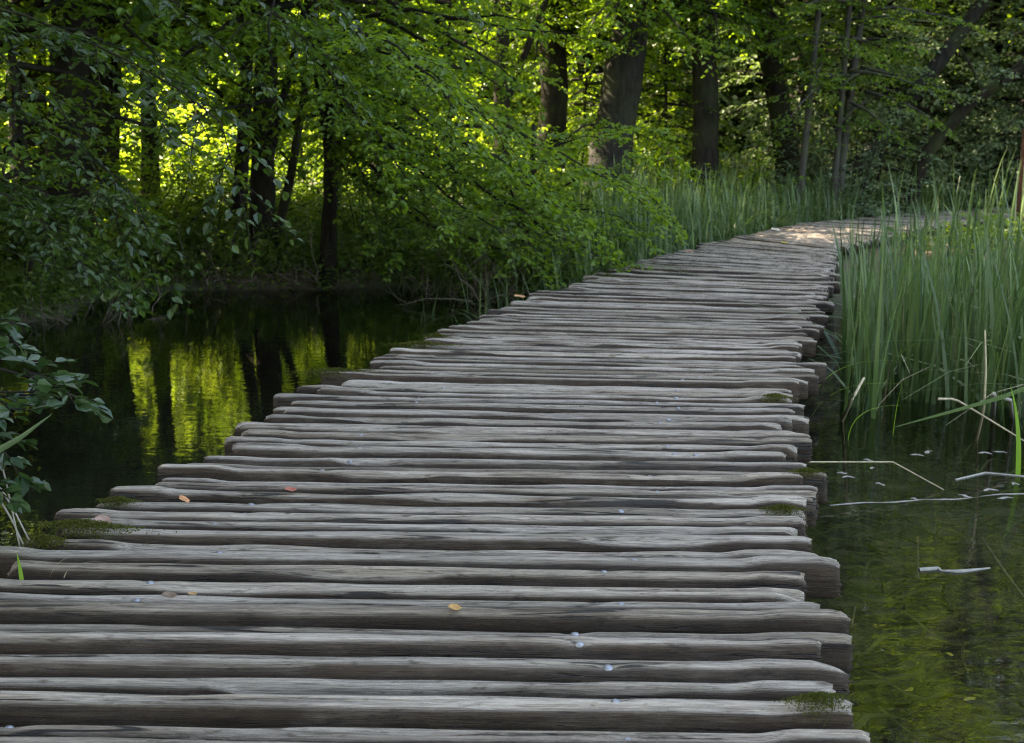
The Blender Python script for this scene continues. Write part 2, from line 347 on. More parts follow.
# ------------------------------------------------------------------ foliage builders
class Leaves:
    def __init__(self): self.P = []; self.D = []; self.N = []; self.L = []; self.T = []; self.WR = []
    def add(self, P, D, N, L, T, wr=0.62):
        P = np.atleast_2d(P); n = len(P)
        self.P.append(P); self.D.append(np.broadcast_to(D, (n, 3))); self.N.append(np.broadcast_to(N, (n, 3)))
        self.L.append(np.broadcast_to(L, (n,))); self.T.append(np.broadcast_to(T, (n,))); self.WR.append(np.full(n, wr))
    def count(self): return sum(len(p) for p in self.P)
    def mesh(self, name, mat, fold=0.22):
        P, D, N, L, T, WR = (np.concatenate(a) for a in (self.P, self.D, self.N, self.L, self.T, self.WR))
        D = unit(D); S = unit(np.cross(D, N)); N = np.cross(S, D)
        L = L[:, None]; w = L * WR[:, None] * 0.5
        v = [P, P + D * L * .32 + S * w + N * w * fold, P + D * L * .68 + S * w * .82 + N * (w * fold - L * .02),
             P + D * L - N * L * .13, P + D * L * .68 - S * w * .82 + N * (w * fold - L * .02), P + D * L * .32 - S * w + N * w * fold]
        V = np.stack(v, 1).reshape(-1, 3); b = np.arange(len(P))[:, None] * 6
        Q = np.concatenate([b + np.array([[0, 1, 2, 3]]), b + np.array([[0, 3, 4, 5]])], 1).reshape(-1, 4)
        return make_mesh(name, V, Q, mat, np.repeat(np.clip(T, 0, 1), 2), False)

UP = np.array([0, 0, 1.0])
def twig(Lv, St, p, d, ln, leaf, r, tint, sub=2, stem=True, spacing=0.62, flat=0.38, droop=0.25):
    n = max(2, int(ln / (leaf * spacing)))
    t = (np.arange(n) + r.uniform(.2, .8)) / n
    d = unit(d); path = lambda t: p + np.outer(t * ln, d) - np.outer((t * ln) ** 2 * droop / max(ln, .3), UP)
    Pp = path(t); side = unit(np.cross(d, UP) + 1e-6)
    sg = np.where(np.arange(n) % 2 == 0, 1.0, -1.0)[:, None]
    D = d * .6 + side * sg * .8 + r.normal(0, .25, (n, 3)) - UP * r.uniform(0, .5, (n, 1))
    N = UP + r.normal(0, flat, (n, 3)); N[:, 1] += 0.0
    Lv.add(Pp, D, N, leaf * r.uniform(.65, 1.15, n), tint + r.normal(0, .16, n))
    if stem is not None and St is not None:
        tube(St, path(np.linspace(0, 1, 4)), np.linspace(.0035, .0012, 4) * (1 + ln), 3)
    for k in range(sub):
        tt = r.uniform(.15, .8); dd = d * .75 + side * (1 if (k % 2) else -1) * r.uniform(.5, .9) + UP * r.normal(0, .12)
        twig(Lv, St if sub > 1 else None, path(np.array([tt]))[0], dd, ln * r.uniform(.4, .65), leaf, r, tint + r.normal(0, .06), sub - 2 if sub > 2 else 0, stem, spacing, flat, droop)

def limb(Lv, St, pts, r0, leaf, r, tint, tl=0.7, step=0.16, start=0.15, sub=2, sides=5, stems=True, spacing=0.62, flat=0.38, droop=.25):
    pts = np.asarray(pts, float); s = np.concatenate([[0], np.cumsum(np.linalg.norm(np.diff(pts, axis=0), axis=1))]); ln = s[-1]
    f = lambda q: np.stack([np.interp(q, s, pts[:, i]) for i in range(3)], -1)
    n = max(4, int(ln / .3)); q = np.linspace(0, ln, n); P = f(q)
    P[1:-1] += r.normal(0, .012, (n - 2, 3)) * min(ln, 2)
    if St is not None: tube(St, P, np.linspace(r0, max(.003, r0 * .15), n), sides)
    k = 0; x = ln * start
    while x < ln:
        p = f(np.array([x]))[0]; d = unit(f(np.array([min(x + .1, ln)]))[0] - f(np.array([x - .1]))[0])
        side = unit(np.cross(d, UP)) * (1 if k % 2 else -1)
        dd = d * r.uniform(.5, .9) + side * r.uniform(.6, 1.0) + UP * r.normal(.05, .18)
        twig(Lv, St if stems else None, p, dd, tl * r.uniform(.55, 1.2) * (1 - .45 * x / ln), leaf, r, tint + r.normal(0, .08), sub, True, spacing, flat, droop)
        x += step * r.uniform(.7, 1.3); k += 1
    twig(Lv, St if stems else None, pts[-1], pts[-1] - pts[-2], tl * .6, leaf, r, tint, sub, True, spacing, flat, droop)

def crown_mesh(name, seed, z0, z1, Rr, nl, leaf, mat, lowdroop=0.1, tl=.75, step=.2, stems=False, sub=2, tone=.45, bias=1.0):
    r = np.random.default_rng(seed); Lv = Leaves(); St = MB()
    for i in range(nl):
        t = ((i + r.uniform(0, 1)) / nl) ** bias; z = z0 + (z1 - z0) * t
        az = i * 2.39996 + r.normal(0, .3)
        el = -lowdroop + 1.05 * t ** 1.3 + r.normal(0, .12)
        ln = Rr * (0.35 + 1.0 * math.sin(math.pi * (0.22 + 0.70 * t)) ** 1.0) * r.uniform(.6, 1.1) * .8
        h = np.array([math.cos(az), math.sin(az), 0])
        u = np.linspace(0, 1, 5)
        pts = np.array([0, 0, z]) + np.outer(u * ln * math.cos(el), h) + np.outer(u * ln * math.sin(el) - u ** 2 * ln * .22, UP)
        limb(Lv, St, pts, .02 + .012 * ln, leaf, r, tone + r.normal(0, .15), tl, step, .18, sub, 4, stems)
    return Lv.mesh(name, mat), St.mesh(name + '_limbs', M['bark']), Lv.count()

def trunk_mesh(name, pts, rads, mat, seed, sides=12, forks=()):
    r = np.random.default_rng(seed); B = MB()
    pts = np.asarray(pts, float); s = np.concatenate([[0], np.cumsum(np.linalg.norm(np.diff(pts, axis=0), axis=1))])
    n = max(10, int(s[-1] / .25)); q = np.linspace(0, s[-1], n)
    P = np.stack([np.interp(q, s, pts[:, i]) for i in range(3)], -1); wx, wy = wob(r, 3, .4, 1.4), wob(r, 3, .4, 1.4)
    R0 = np.interp(q, s, rads); am = np.minimum(.06, R0.max() * .4)
    P[:, 0] += (wx(q) - wx(0)) * am; P[:, 1] += (wy(q) - wy(0)) * am
    R0 = R0 * (1 + .35 * np.exp(-q / .35))
    tube(B, P, R0, sides, .5, .07, r)
    for fp, fr in forks: tube(B, np.asarray(fp, float), fr, 8, .5, .06, r)
    return B.mesh(name, mat)

# shared crown meshes
CR = {}
CR['tall_a'] = crown_mesh('crown_tall', 1, 2.9, 13.0, 3.4, 74, .105, M['leaf'], .2, bias=1.3, step=.17)
CR['tall_b'] = crown_mesh('crown_tall', 2, 2.6, 12.0, 3.0, 74, .100, M['leaf'], .2, bias=1.3, step=.17)
CR['tall_c'] = crown_mesh('crown_tall', 3, 3.0, 14.5, 3.7, 74, .110, M['leaf'], .2, bias=1.3, step=.17)
CR['far_a'] = crown_mesh('crown_far', 4, 0.5, 13.0, 3.9, 110, .16, M['leaf_far'], tone=.6, tl=.95, step=.24, bias=1.3)
CR['far_b'] = crown_mesh('crown_far', 5, 0.3, 11.0, 3.5, 110, .16, M['leaf_far'], tone=.6, tl=.95, step=.24, bias=1.3)
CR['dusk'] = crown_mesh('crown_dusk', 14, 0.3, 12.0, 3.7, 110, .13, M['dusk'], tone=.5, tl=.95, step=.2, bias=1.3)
CR['slim'] = crown_mesh('crown_slim', 6, 1.6, 7.5, 1.7, 34, .085, M['leaf'], tl=.6, step=.17, stems=True)
CR['sap_a'] = crown_mesh('crown_sapling', 8, .5, 5.6, 1.75, 46, .085, M['leaf'], .15, tl=.7, step=.15, bias=1.1)
CR['sap_b'] = crown_mesh('crown_sapling', 9, .9, 6.4, 1.95, 46, .088, M['leaf'], .2, tl=.7, step=.15, bias=1.1)
CR['sap_d'] = crown_mesh('crown_sapling', 18, .4, 6.0, 1.8, 46, .088, M['dusk'], .2, tl=.7, step=.15, bias=1.1)
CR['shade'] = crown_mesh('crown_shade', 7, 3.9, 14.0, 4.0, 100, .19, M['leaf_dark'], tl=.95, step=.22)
for k_, v_ in CR.items(): print('crown', k_, v_[2])

def tree(name, label, Y, px0, px1, wpx, Hh, crown, mat='bark', group=None, seed=0, cscale=1.0, cz=0.0, forks=None, crz=None, bend=0.0, taper=.35):
    b = at(px0, 150, Y); t = at(px1, 0, Y); z0 = gz(b[0], Y)
    lean = (t[0] - b[0]) / (t[2] - b[2])
    x0 = b[0] - lean * (b[2] - z0)
    rad = wpx / F * Y / 2
    root = thing(name, label, 'tree', (x0, Y, z0 - .05), 0, group)
    pts = []
    for z in (0, 1, 2, 3, 4.5, 6.5, 9, Hh):
        if z > Hh: break
        pts.append((lean * min(z, 4) + lean * .35 * max(z - 4, 0) + bend * math.sin(min(z, 4) / 4 * math.pi), 0.02 * z, z))
    pts = np.array(pts); rads = rad * np.clip(1.06 - (1 - taper) * (pts[:, 2] / Hh) ** .9, .2, 2)
    fk = []
    for (zf, dx, dy, ln, rr) in (forks or ()):
        q = np.array([np.interp(zf, pts[:, 2], pts[:, 0]), np.interp(zf, pts[:, 2], pts[:, 1]), zf])
        u = np.linspace(0, 1, 8)[:, None]
        fk.append((q + u * ln * unit(np.array([dx, dy, 1.0])) + u ** 2 * np.array([dx, dy, -.15]) * .25, np.linspace(rr, rr * .4, 8)))
    link('trunk', trunk_mesh('trunk', pts, rads, M[mat], seed + 100, 14, fk), root)
    if crown:
        mid = np.interp(6, pts[:, 2], pts[:, 0])
        c = link('crown', CR[crown][0], root, (mid, .1, cz), (0, 0, crz if crz is not None else seed * 1.7), (cscale,) * 3)
        l = link('limbs', CR[crown][1], root, (mid, .1, cz), (0, 0, crz if crz is not None else seed * 1.7), (cscale,) * 3)
        if mat != 'bark':
            l.material_slots[0].link = 'OBJECT'; l.material_slots[0].material = M[mat]
    return root

# ------------------------------------------------------------------ the trees one can tell apart
tree('broadleaf_tree', 'massive dark trunk at the upper left, half hidden by hanging leaves', 13.2, 64, 62, 46, 14, 'tall_a', seed=1)
tree('broadleaf_tree', 'slim dark trunk just left of the stouter waterside trunk on the far left bank', 16, 238, 241, 14, 11, 'tall_b', seed=2)
tree('broadleaf_tree', 'stout dark trunk rising straight from the water edge of the far left bank', 15, 268, 277, 22, 13, 'tall_c', seed=3, forks=[(1.1, .25, .1, 3.5, .06)])
tree('slim_tree', 'thin crooked sapling bending beside the stout waterside trunk', 14.7, 286, 310, 9, 8.5, 'slim', seed=4, bend=.12)
tree('slim_tree', 'slender straight sapling to the right of the crooked sapling', 17.5, 338, 346, 10, 9, 'slim', seed=5)
tree('broadleaf_tree', 'brown shaded trunk behind the slender saplings on the left bank', 20.5, 384, 388, 20, 13, 'tall_b', seed=6)
tree('forked_tree', 'dark trunk that forks low into two stems, left of the straight black trunk', 22, 504, 508, 15, 11, 'tall_a', seed=7, cz=1.0, forks=[(1.55, .38, 0, 3.6, .075)])
tree('broadleaf_tree', 'straight near black trunk between the forked tree and the thick leaning trunk', 24, 548, 546, 28, 14, 'tall_c', 'bark', seed=8)
tree('broadleaf_tree', 'thickest trunk, rough grey bark, leaning right above the overhanging branches', 22, 611, 632, 41, 14, 'tall_c', 'bark_mid', seed=9, cz=.6)
tree('broadleaf_tree', 'dark leaf covered trunk directly above the far end of the boardwalk', 23, 704, 703, 26, 13, 'tall_b', seed=10, cz=1.0)
tree('broadleaf_tree', 'dark crooked trunk leaning left above the bend of the boardwalk', 24, 782, 752, 25, 13, 'tall_a', seed=11, cz=1.2, bend=.12)
tree('slim_tree', 'single thin pale grey trunk above the bend of the boardwalk', 22, 805, 822, 7, 10, 'slim', 'bark_pale', seed=12, cz=.6)
tree('slim_tree', 'thin pale grey trunk leaning right, nearer the right edge of its pair', 22.5, 846, 868, 8.5, 10, 'slim', 'bark_pale', seed=13, cz=.6)
tree('slim_tree', 'thin pale grey trunk leaning right, the left and thinner one of its pair', 22.2, 838, 853, 6, 10, 'slim', 'bark_pale', seed=14, cz=.6)
tree('broadleaf_tree', 'dark trunk standing in the black gap behind the pale leaning pair', 29, 884, 878, 30, 14, 'tall_c', seed=15, cz=.5)
tree('leaning_tree', 'greyish trunk leaning strongly right over the willow bushes', 24.4, 868, 992, 17, 10, 'tall_a', 'bark_mid', seed=16, cscale=.8, cz=2.6)
tree('broadleaf_tree', 'slim dark trunk in the deep shade behind the hanging leaf sprays', 17.5, 150, 147, 16, 12, 'tall_b', seed=17)

def sapling(px, Y, kind, label, sc=1.0):
    x = at(px, 150, Y)[0]; root = thing('young_tree', label, 'young tree', (x, Y, gz(x, Y) - .05), rng.uniform(0, 6.28)); root.scale = (sc,) * 3
    link('trunk', trunk_mesh('trunk', [(0, 0, 0), (.05, 0, 1.5), (-.03, .05, 3.5), (.05, 0, 6)], [.045, .04, .03, .008], M['bark'], int(px + Y * 10), 8), root)
    link('crown', CR[kind][0], root); link('limbs', CR[kind][1], root)
sapling(20, 11.8, 'sap_b', 'young leafy tree on the left bank in front of the massive trunk', 1.0)
sapling(400, 17.5, 'sap_a', 'young leafy tree right of the brown shaded trunk', 1.15)
sapling(455, 18.5, 'sap_b', 'young leafy tree left of the forked trunk', .85)
sapling(583, 25.5, 'sap_b', 'young leafy tree between the near black trunk and the thickest trunk', .8)
sapling(664, 24.2, 'sap_b', 'young leafy tree right beside the thickest leaning trunk', .8)
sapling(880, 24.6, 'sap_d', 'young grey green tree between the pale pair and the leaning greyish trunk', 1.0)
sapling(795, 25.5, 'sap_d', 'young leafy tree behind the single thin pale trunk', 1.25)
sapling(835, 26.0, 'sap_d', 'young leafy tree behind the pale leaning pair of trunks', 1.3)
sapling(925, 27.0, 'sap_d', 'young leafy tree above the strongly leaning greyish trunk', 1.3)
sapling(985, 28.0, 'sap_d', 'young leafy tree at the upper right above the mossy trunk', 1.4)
sapling(1035, 26.0, 'sap_d', 'young leafy tree cut by the upper right edge', 1.3)

# mossy bough leaning out at the right: a long fallen-over trunk with a few shoots
def mossy():
    a = at(905, 185, 24.4); pts = np.array([at(px, py, 24.4 - k * .15) for k, (px, py) in enumerate([(905, 185), (921, 160), (945, 130), (972, 103), (1000, 85), (1030, 66), (1080, 40), (1150, 0)])])
    a[2] = gz(a[0], 24.4) - .05; base = a.copy()
    root = thing('leaning_tree', 'crooked mossy brown trunk slanting up to the right edge above the reeds', 'tree', base)
    P = np.concatenate([[base], pts[1:]]) - base
    link('trunk', trunk_mesh('trunk', P, np.linspace(.14, .085, len(P)), M['bark_moss'], 55, 10,
         [(np.array([P[3] + (P[4] - P[3]) * .4 + np.array([dx * u, 0, dz * u - .3 * u * u]) for u in np.linspace(0, 1, 6)]), np.linspace(.045, .015, 6)) for dx, dz in ((1.2, 1.3), (-.5, 1.2))]), root)
    r = np.random.default_rng(9); Lv = Leaves(); St = MB()
    for k in range(4, len(P)):
        for q in range(4):
            d = np.array([r.normal(.2, .5), r.normal(-.2, .6), r.uniform(.0, .8)])
            limb(Lv, St, [P[k], P[k] + d * .6, P[k] + d * 1.1], .02, .09, r, .4, .5, .16)
    link('crown', Lv.mesh('crown', M['willow']), root); link('limbs', St.mesh('limbs', M['bark_moss']), root)
mossy()

# the far bright wood
FAR = [(-9.5, 38), (-6.0, 41), (-2.2, 36.5), (1.6, 39), (4.6, 35.5), (-13.5, 43), (-8.8, 45), (-4.2, 45.5), (0.8, 45), (5.6, 43), (-15.5, 32), (-12.0, 34), (-8.2, 31), (-4.6, 33), (-1.2, 31.2), (2.4, 32), (-18.5, 38), (-17, 45),
       (8.4, 38), (11.2, 34), (14.6, 36.5), (18.0, 33), (21.5, 35), (24, 31), (10.4, 43.5), (15.5, 43), (20.5, 41), (26, 38), (9.0, 33), (13.5, 34.5), (17.5, 32.5), (11.5, 32), (16, 31), (7.0, 34), (20, 29.5)]
proto = {}
for k, (x, y) in enumerate(FAR):
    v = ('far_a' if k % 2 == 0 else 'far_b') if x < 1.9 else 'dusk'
    z = gz(x, y) - .1; rz = rng.uniform(0, 6.28); s = rng.uniform(.85, 1.2) * (1.45 if v == 'dusk' else 1.0)
    if v not in proto:
        root = thing('woodland_tree', 'grey green leafy tree in the shady wood behind the willow bushes' if v == 'dusk' else 'bright leafy woodland tree far behind the dark trunks', 'tree', (x, y, z), rz, 'shady trees behind the willows' if v == 'dusk' else 'far woodland trees'); root.scale = (s,) * 3
        link('trunk', trunk_mesh('trunk', [(0, 0, 0), (.1, 0, 3), (.0, .1, 7), (.1, 0, 12)], [.22, .18, .12, .03], M['bark_mid'], 300 + k, 8), root)
        link('crown', CR[v][0], root); link('limbs', CR[v][1], root); proto[v] = root
    else:
        dup(proto[v], (x, y, z), rz, s)
# the wood beyond, one mass of leaves that nobody could count
def distant_wood():
    r = np.random.default_rng(44); Lv = Leaves(); B = MB()
    n = 90000; a = r.uniform(-1.15, 1.15, n); d = r.uniform(47, 66, n); x = d * np.sin(a); y = d * np.cos(a)
    g0 = height(x, y); hh = 15 + 4 * np.sin(a * 17) + 2 * np.sin(a * 41 + 1)
    z = g0 + hh * r.random(n) ** 1.15
    # leaves gather in clumps
    cx = r.normal(0, .5, (n, 3))
    key = r.integers(0, 4200, n); ca = r.uniform(-1.15, 1.15, 4200); cd_ = r.uniform(47, 66, 4200); ch = r.random(4200) ** 1.1
    x = cd_[key] * np.sin(ca[key]); y = cd_[key] * np.cos(ca[key]); z = height(x, y) + (15 + 4 * np.sin(ca[key] * 17)) * ch[key]
    P = np.stack([x, y, z], -1) + r.normal(0, 1, (n, 3)) * np.array([1.1, 1.1, .6])
    D = r.normal(0, 1, (n, 3)); N_ = r.normal(0, .7, (n, 3)) + UP
    Lv.add(P, D, N_, r.uniform(.4, .75, n), np.clip(.5 + .25 * np.sin(key * 12.9) + r.normal(0, .1, n), 0, 1), .7)
    tag(link('distant_wood', Lv.mesh('distant_wood', M['leaf_far'])), 'far wood closing the view behind all the single trees', kind='stuff')
distant_wood()
# trees of the near left bank that keep the sun off the boardwalk, then unseen ones added for the light
SH = [(-6.2, 2.0), (-8.6, 5.6), (-7.3, 11.6), (-10.4, 9.8), (-9.2, 15.2), (-12.4, 13.2), (-6.4, -2.4), (-9.6, .6), (-12.2, 5.0), (-6.9, 17.6), (-13.5, 9), (-7.6, 8.6), (-8.2, 13.6), (-9.0, 11.6), (-10.8, 7.4), (-11.0, 11.8), (-14.5, 11.5), (-6.8, 4.2), (-11.4, 2.8), (-5.6, 16.2), (-15, 14.5), 
      (-6, -14), (0, -15), (-11, -10), (3, -18.5), (-3, -19), (9, -17.5), (15.5, 17)]  # unseen trees behind the camera and far right, added to cut sky light
sp = None
for k, (x, y) in enumerate(SH):
    z = gz(x, y) - .1; rz = rng.uniform(0, 6.28); s = rng.uniform(.95, 1.2)
    if sp is None:
        sp = thing('shade_tree', 'tall dense leafy tree added around the pond to shade it', 'tree', (x, y, z), rz, 'tall trees around the pond'); sp.scale = (s,) * 3
        link('trunk', trunk_mesh('trunk', [(0, 0, 0), (.15, 0, 3), (.0, .1, 7), (.1, 0, 13)], [.26, .2, .14, .03], M['bark'], 400, 10), sp)
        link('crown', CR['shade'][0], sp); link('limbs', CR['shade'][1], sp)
    else: dup(sp, (x, y, z), rz, s)

# ------------------------------------------------------------------ overhanging trees in front (limbs laid out one by one)
def overhang(name, label, base, trunk_pts, trunk_r, limbs, leaf, mat, seed, barkm='bark', flat=.38, droop=.25, step=.14, sub=3):
    base = np.array([base[0], base[1], gz(base[0], base[1]) - .08]); r = np.random.default_rng(seed)
    root = thing(name, label, 'tree', base)
    link('trunk', trunk_mesh('trunk', np.array(trunk_pts) , trunk_r, M[barkm], seed, 12), root)
    Lv = Leaves(); St = MB()
    for L in limbs:
        pts = np.array([at(*p) for p in L['p']]) - base
        limb(Lv, St, pts, L.get('r', .03), L.get('leaf', leaf), r, L.get('tint', .4), L.get('tl', .6), L.get('step', step), L.get('start', .1), L.get('sub', sub), 6, True, .6, L.get('flat', flat), L.get('droop', droop))
    link('crown', Lv.mesh('crown', M[mat]), root); link('limbs', St.mesh('limbs', M[barkm]), root)
    return root

# near tree beside the camera's left, its sprays hang in from the upper left
overhang('overhanging_tree', 'near tree hanging dark drooping leaf sprays into the upper left corner', (-4.9, 6.3), [(0, 0, 0), (.15, .1, 2), (.25, .1, 5), (.1, 0, 10)], [.2, .17, .13, .04], [
    dict(p=[(-420, -60, 6.3), (-150, -20, 6.6), (60, 30, 6.8), (170, 80, 6.7), (220, 130, 6.4), (236, 180, 6.3)], r=.016, tint=.35, tl=.55, droop=.6),
    dict(p=[(-420, -160, 6.3), (-100, -140, 6.9), (120, -70, 7.2), (250, -10, 7.4), (330, 60, 7.4)], r=.016, tint=.4, tl=.6, droop=.5),
    dict(p=[(-420, 60, 6.3), (-120, 60, 7.0), (20, 110, 7.3), (110, 170, 7.3), (150, 235, 7.2)], r=.016, tint=.3, tl=.55, droop=.6),
    dict(p=[(-420, 120, 6.3), (-160, 130, 6.6), (-10, 180, 6.8), (70, 250, 6.8)], r=.016, tint=.3, tl=.5, droop=.5),
    dict(p=[(-420, -260, 6.3), (-60, -260, 7.4), (150, -190, 8.0), (330, -110, 8.4), (430, -30, 8.4)], r=.016, tint=.45, tl=.7),
    dict(p=[(-420, 0, 6.3), (-180, 10, 7.8), (0, 30, 8.4), (130, 50, 8.8), (200, 90, 8.8)], r=.016, tint=.35, tl=.6, droop=.4),
    dict(p=[(-420, 180, 6.3), (-200, 200, 7.6), (-60, 230, 8.2), (50, 265, 8.3)], r=.016, tint=.3, tl=.5),
    dict(p=[(-420, -100, 6.3), (-200, -60, 7.0), (-40, 20, 7.4), (60, 100, 7.5), (100, 170, 7.4), (115, 215, 7.3)], r=.014, tint=.4, tl=.6, droop=.6),
    dict(p=[(-420, -120, 6.3), (-150, -110, 7.6), (60, -60, 8.2), (180, 10, 8.4), (250, 70, 8.3)], r=.014, tint=.45, tl=.65, droop=.5),
    dict(p=[(-420, -60, 6.3), (-200, -50, 8.0), (-40, -10, 8.8), (80, 40, 9.2), (150, 110, 9.2)], r=.014, tint=.45, tl=.7, droop=.5),
    dict(p=[(-420, 100, 6.3), (-200, 90, 7.4), (-80, 130, 8.0), (20, 190, 8.2), (80, 240, 8.2)], r=.012, tint=.4, tl=.55, droop=.5),
    dict(p=[(-420, -200, 6.3), (-100, -190, 7.6), (120, -130, 8.2), (260, -60, 8.4), (330, 0, 8.4)], r=.014, tint=.45, tl=.65, droop=.5),
    dict(p=[(-420, -330, 6.3), (-100, -380, 6.8), (150, -330, 7.2), (350, -260, 7.4)], r=.016, tint=.4, tl=.8),
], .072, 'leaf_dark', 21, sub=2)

# the tree on the far left bank whose low limbs sweep right over the water
overhang('overhanging_tree', 'waterside tree sweeping long low leafy limbs out over the pond toward the boardwalk', (-2.2, 14.3), [(0, 0, 0), (.12, -.1, 1.5), (-.1, -.1, 3.5), (.2, 0, 8)], [.09, .08, .065, .03], [
    dict(p=[(330, 100, 14.2), (385, 120, 13.6), (450, 165, 13.0), (510, 205, 12.6), (560, 240, 12.3), (600, 258, 12.0)], r=.04, tint=.62, tl=.8),
    dict(p=[(330, 60, 14.2), (400, 70, 13.4), (480, 110, 12.8), (550, 150, 12.6), (610, 180, 12.6), (645, 205, 12.6)], r=.04, tint=.7, tl=.85),
    dict(p=[(330, 130, 14.2), (370, 165, 13.4), (410, 205, 12.8), (445, 245, 12.5)], r=.03, tint=.5, tl=.6),
    dict(p=[(330, 20, 14.2), (420, 10, 13.2), (520, 30, 12.8), (590, 40, 12.8)], r=.03, tint=.6, tl=.6, step=.24, sub=2),
    dict(p=[(330, -20, 14.2), (400, -50, 13.0), (480, -50, 12.4), (560, -40, 12.2), (640, -10, 12.3)], r=.04, tint=.55, tl=.8, sub=2),
    dict(p=[(330, 90, 14.2), (340, 95, 12.8), (365, 120, 11.8), (400, 160, 11.2), (430, 200, 11.0)], r=.03, tint=.55, tl=.6),
    dict(p=[(330, 40, 14.2), (345, 30, 12.0), (385, 40, 10.6), (430, 70, 10.0), (455, 110, 9.8)], r=.035, tint=.6, tl=.7),
    dict(p=[(330, 150, 14.2), (375, 190, 13.6), (430, 225, 13.2), (500, 250, 12.8), (545, 262, 12.6)], r=.03, tint=.5, tl=.6),
    dict(p=[(330, 105, 14.2), (290, 96, 13.6), (250, 100, 13.2), (212, 112, 13.0), (180, 130, 12.8)], r=.045, tint=.4, tl=.6, start=.35, step=.25),
    dict(p=[(330, 110, 14.2), (352, 150, 13.3), (372, 205, 12.7), (385, 250, 12.4)], r=.02, tint=.5, tl=.45),
    dict(p=[(330, 0, 14.2), (300, -40, 12.8), (280, -10, 12.0), (270, 40, 11.6), (275, 90, 11.4)], r=.03, tint=.45, tl=.6),
    dict(p=[(330, 120, 14.2), (380, 140, 13.2), (440, 190, 12.4), (490, 225, 12.0), (520, 250, 11.8)], r=.03, tint=.6, tl=.75),
    dict(p=[(330, 80, 14.2), (390, 95, 13.2), (460, 140, 12.4), (520, 175, 12.0), (575, 215, 11.8)], r=.03, tint=.68, tl=.8),
    dict(p=[(330, 60, 14.2), (380, 50, 12.6), (440, 80, 11.6), (490, 120, 11.2), (520, 160, 11.2)], r=.03, tint=.62, tl=.75),
    dict(p=[(330, 70, 14.2), (320, 60, 12.6), (335, 80, 11.4), (360, 120, 10.8), (380, 165, 10.6)], r=.025, tint=.55, tl=.65),
    dict(p=[(330, 40, 14.2), (290, 20, 12.6), (240, 30, 11.8), (205, 70, 11.4)], r=.025, tint=.5, tl=.65),
    dict(p=[(330, 125, 14.2), (400, 150, 13.8), (470, 165, 13.6), (540, 190, 13.4), (590, 230, 13.0)], r=.03, tint=.65, tl=.8),
    dict(p=[(330, -80, 14.2), (420, -120, 13.0), (520, -110, 12.5), (610, -60, 12.5)], r=.04, tint=.6, tl=.8),
], .078, 'leaf', 22)
# a shrub leaning between bank and boardwalk
overhang('waterside_shrub', 'bright green shrub spilling down to the reeds beside the boardwalk', (0.15, 14.2), [(0, 0, 0), (.05, 0, .7), (.1, -.1, 1.6)], [.06, .05, .02], [
    dict(p=[(525, 235, 14.0), (560, 185, 13.6), (600, 170, 13.2), (640, 185, 12.9), (660, 205, 12.8)], r=.02, tint=.7, tl=.55),
    dict(p=[(525, 240, 14.0), (545, 215, 13.4), (585, 205, 12.9), (620, 220, 12.6), (640, 235, 12.4)], r=.02, tint=.65, tl=.5),
    dict(p=[(525, 235, 14.0), (530, 180, 13.8), (560, 140, 13.6), (610, 135, 13.5), (645, 160, 13.4)], r=.02, tint=.65, tl=.6),
    dict(p=[(525, 240, 14.0), (510, 205, 13.2), (500, 200, 12.6), (520, 225, 12.1), (535, 250, 11.9)], r=.02, tint=.6, tl=.5),
    dict(p=[(525, 235, 14.0), (500, 170, 13.6), (470, 150, 13.0), (440, 175, 12.5)], r=.02, tint=.55, tl=.55),
    dict(p=[(525, 235, 14.0), (545, 160, 14.4), (590, 120, 14.8), (640, 130, 15.2), (680, 160, 15.6)], r=.02, tint=.6, tl=.6),
], .075, 'leaf', 23, step=.13)
# low leafy branch on the hummock at the left edge
overhang('waterside_shrub', 'low bush with dark glossy leaves at the left edge beside the boardwalk', (-2.5, 3.4), [(0, 0, 0), (.05, 0, .3), (.1, .05, .65)], [.03, .024, .01], [
    dict(p=[(-240, 440, 3.5), (-120, 380, 3.5), (-44, 350, 3.55), (16, 365, 3.6), (54, 385, 3.6)], r=.012, tint=.3, tl=.28, leaf=.062, step=.085),
    dict(p=[(-240, 460, 3.5), (-110, 400, 3.4), (-54, 385, 3.4), (1, 400, 3.4), (31, 392, 3.4)], r=.012, tint=.25, tl=.25, leaf=.062, step=.08),
    dict(p=[(-240, 470, 3.5), (-130, 420, 3.5), (-64, 410, 3.5), (-14, 430, 3.5), (1, 448, 3.5)], r=.012, tint=.25, tl=.25, leaf=.062, step=.08),
    dict(p=[(-240, 430, 3.5), (-120, 350, 3.7), (-74, 320, 3.8), (-24, 318, 3.9), (-4, 330, 3.9)], r=.012, tint=.3, tl=.25, leaf=.06, step=.085),
    dict(p=[(-240, 470, 3.5), (-140, 450, 3.3), (-70, 450, 3.3), (-34, 470, 3.3)], r=.012, tint=.25, tl=.25, leaf=.062, step=.08),
], .062, 'leaf_sheen', 24, flat=.5)
# leafy edge of the left bank
overhang('waterside_shrub', 'dark leafy shrub filling the left bank below the hanging sprays', (-4.75, 10.4), [(0, 0, 0), (.05, 0, .8), (.1, .1, 2.2)], [.07, .06, .02],
    [dict(p=[(-40, 280, 10.4), (-20 + 12 * k, 230 - 15 * (k % 5), 10.2 - .2 * (k % 3)), (10 + 14 * k, 190 + 13 * (k % 6), 9.9 - .25 * (k % 4)), (35 + 15 * k, 215 + 14 * (k % 6), 9.6 - .2 * (k % 3))], r=.018, tint=.32 + .05 * (k % 4), tl=.55) for k in range(8)],
    .075, 'leaf_dark', 25)

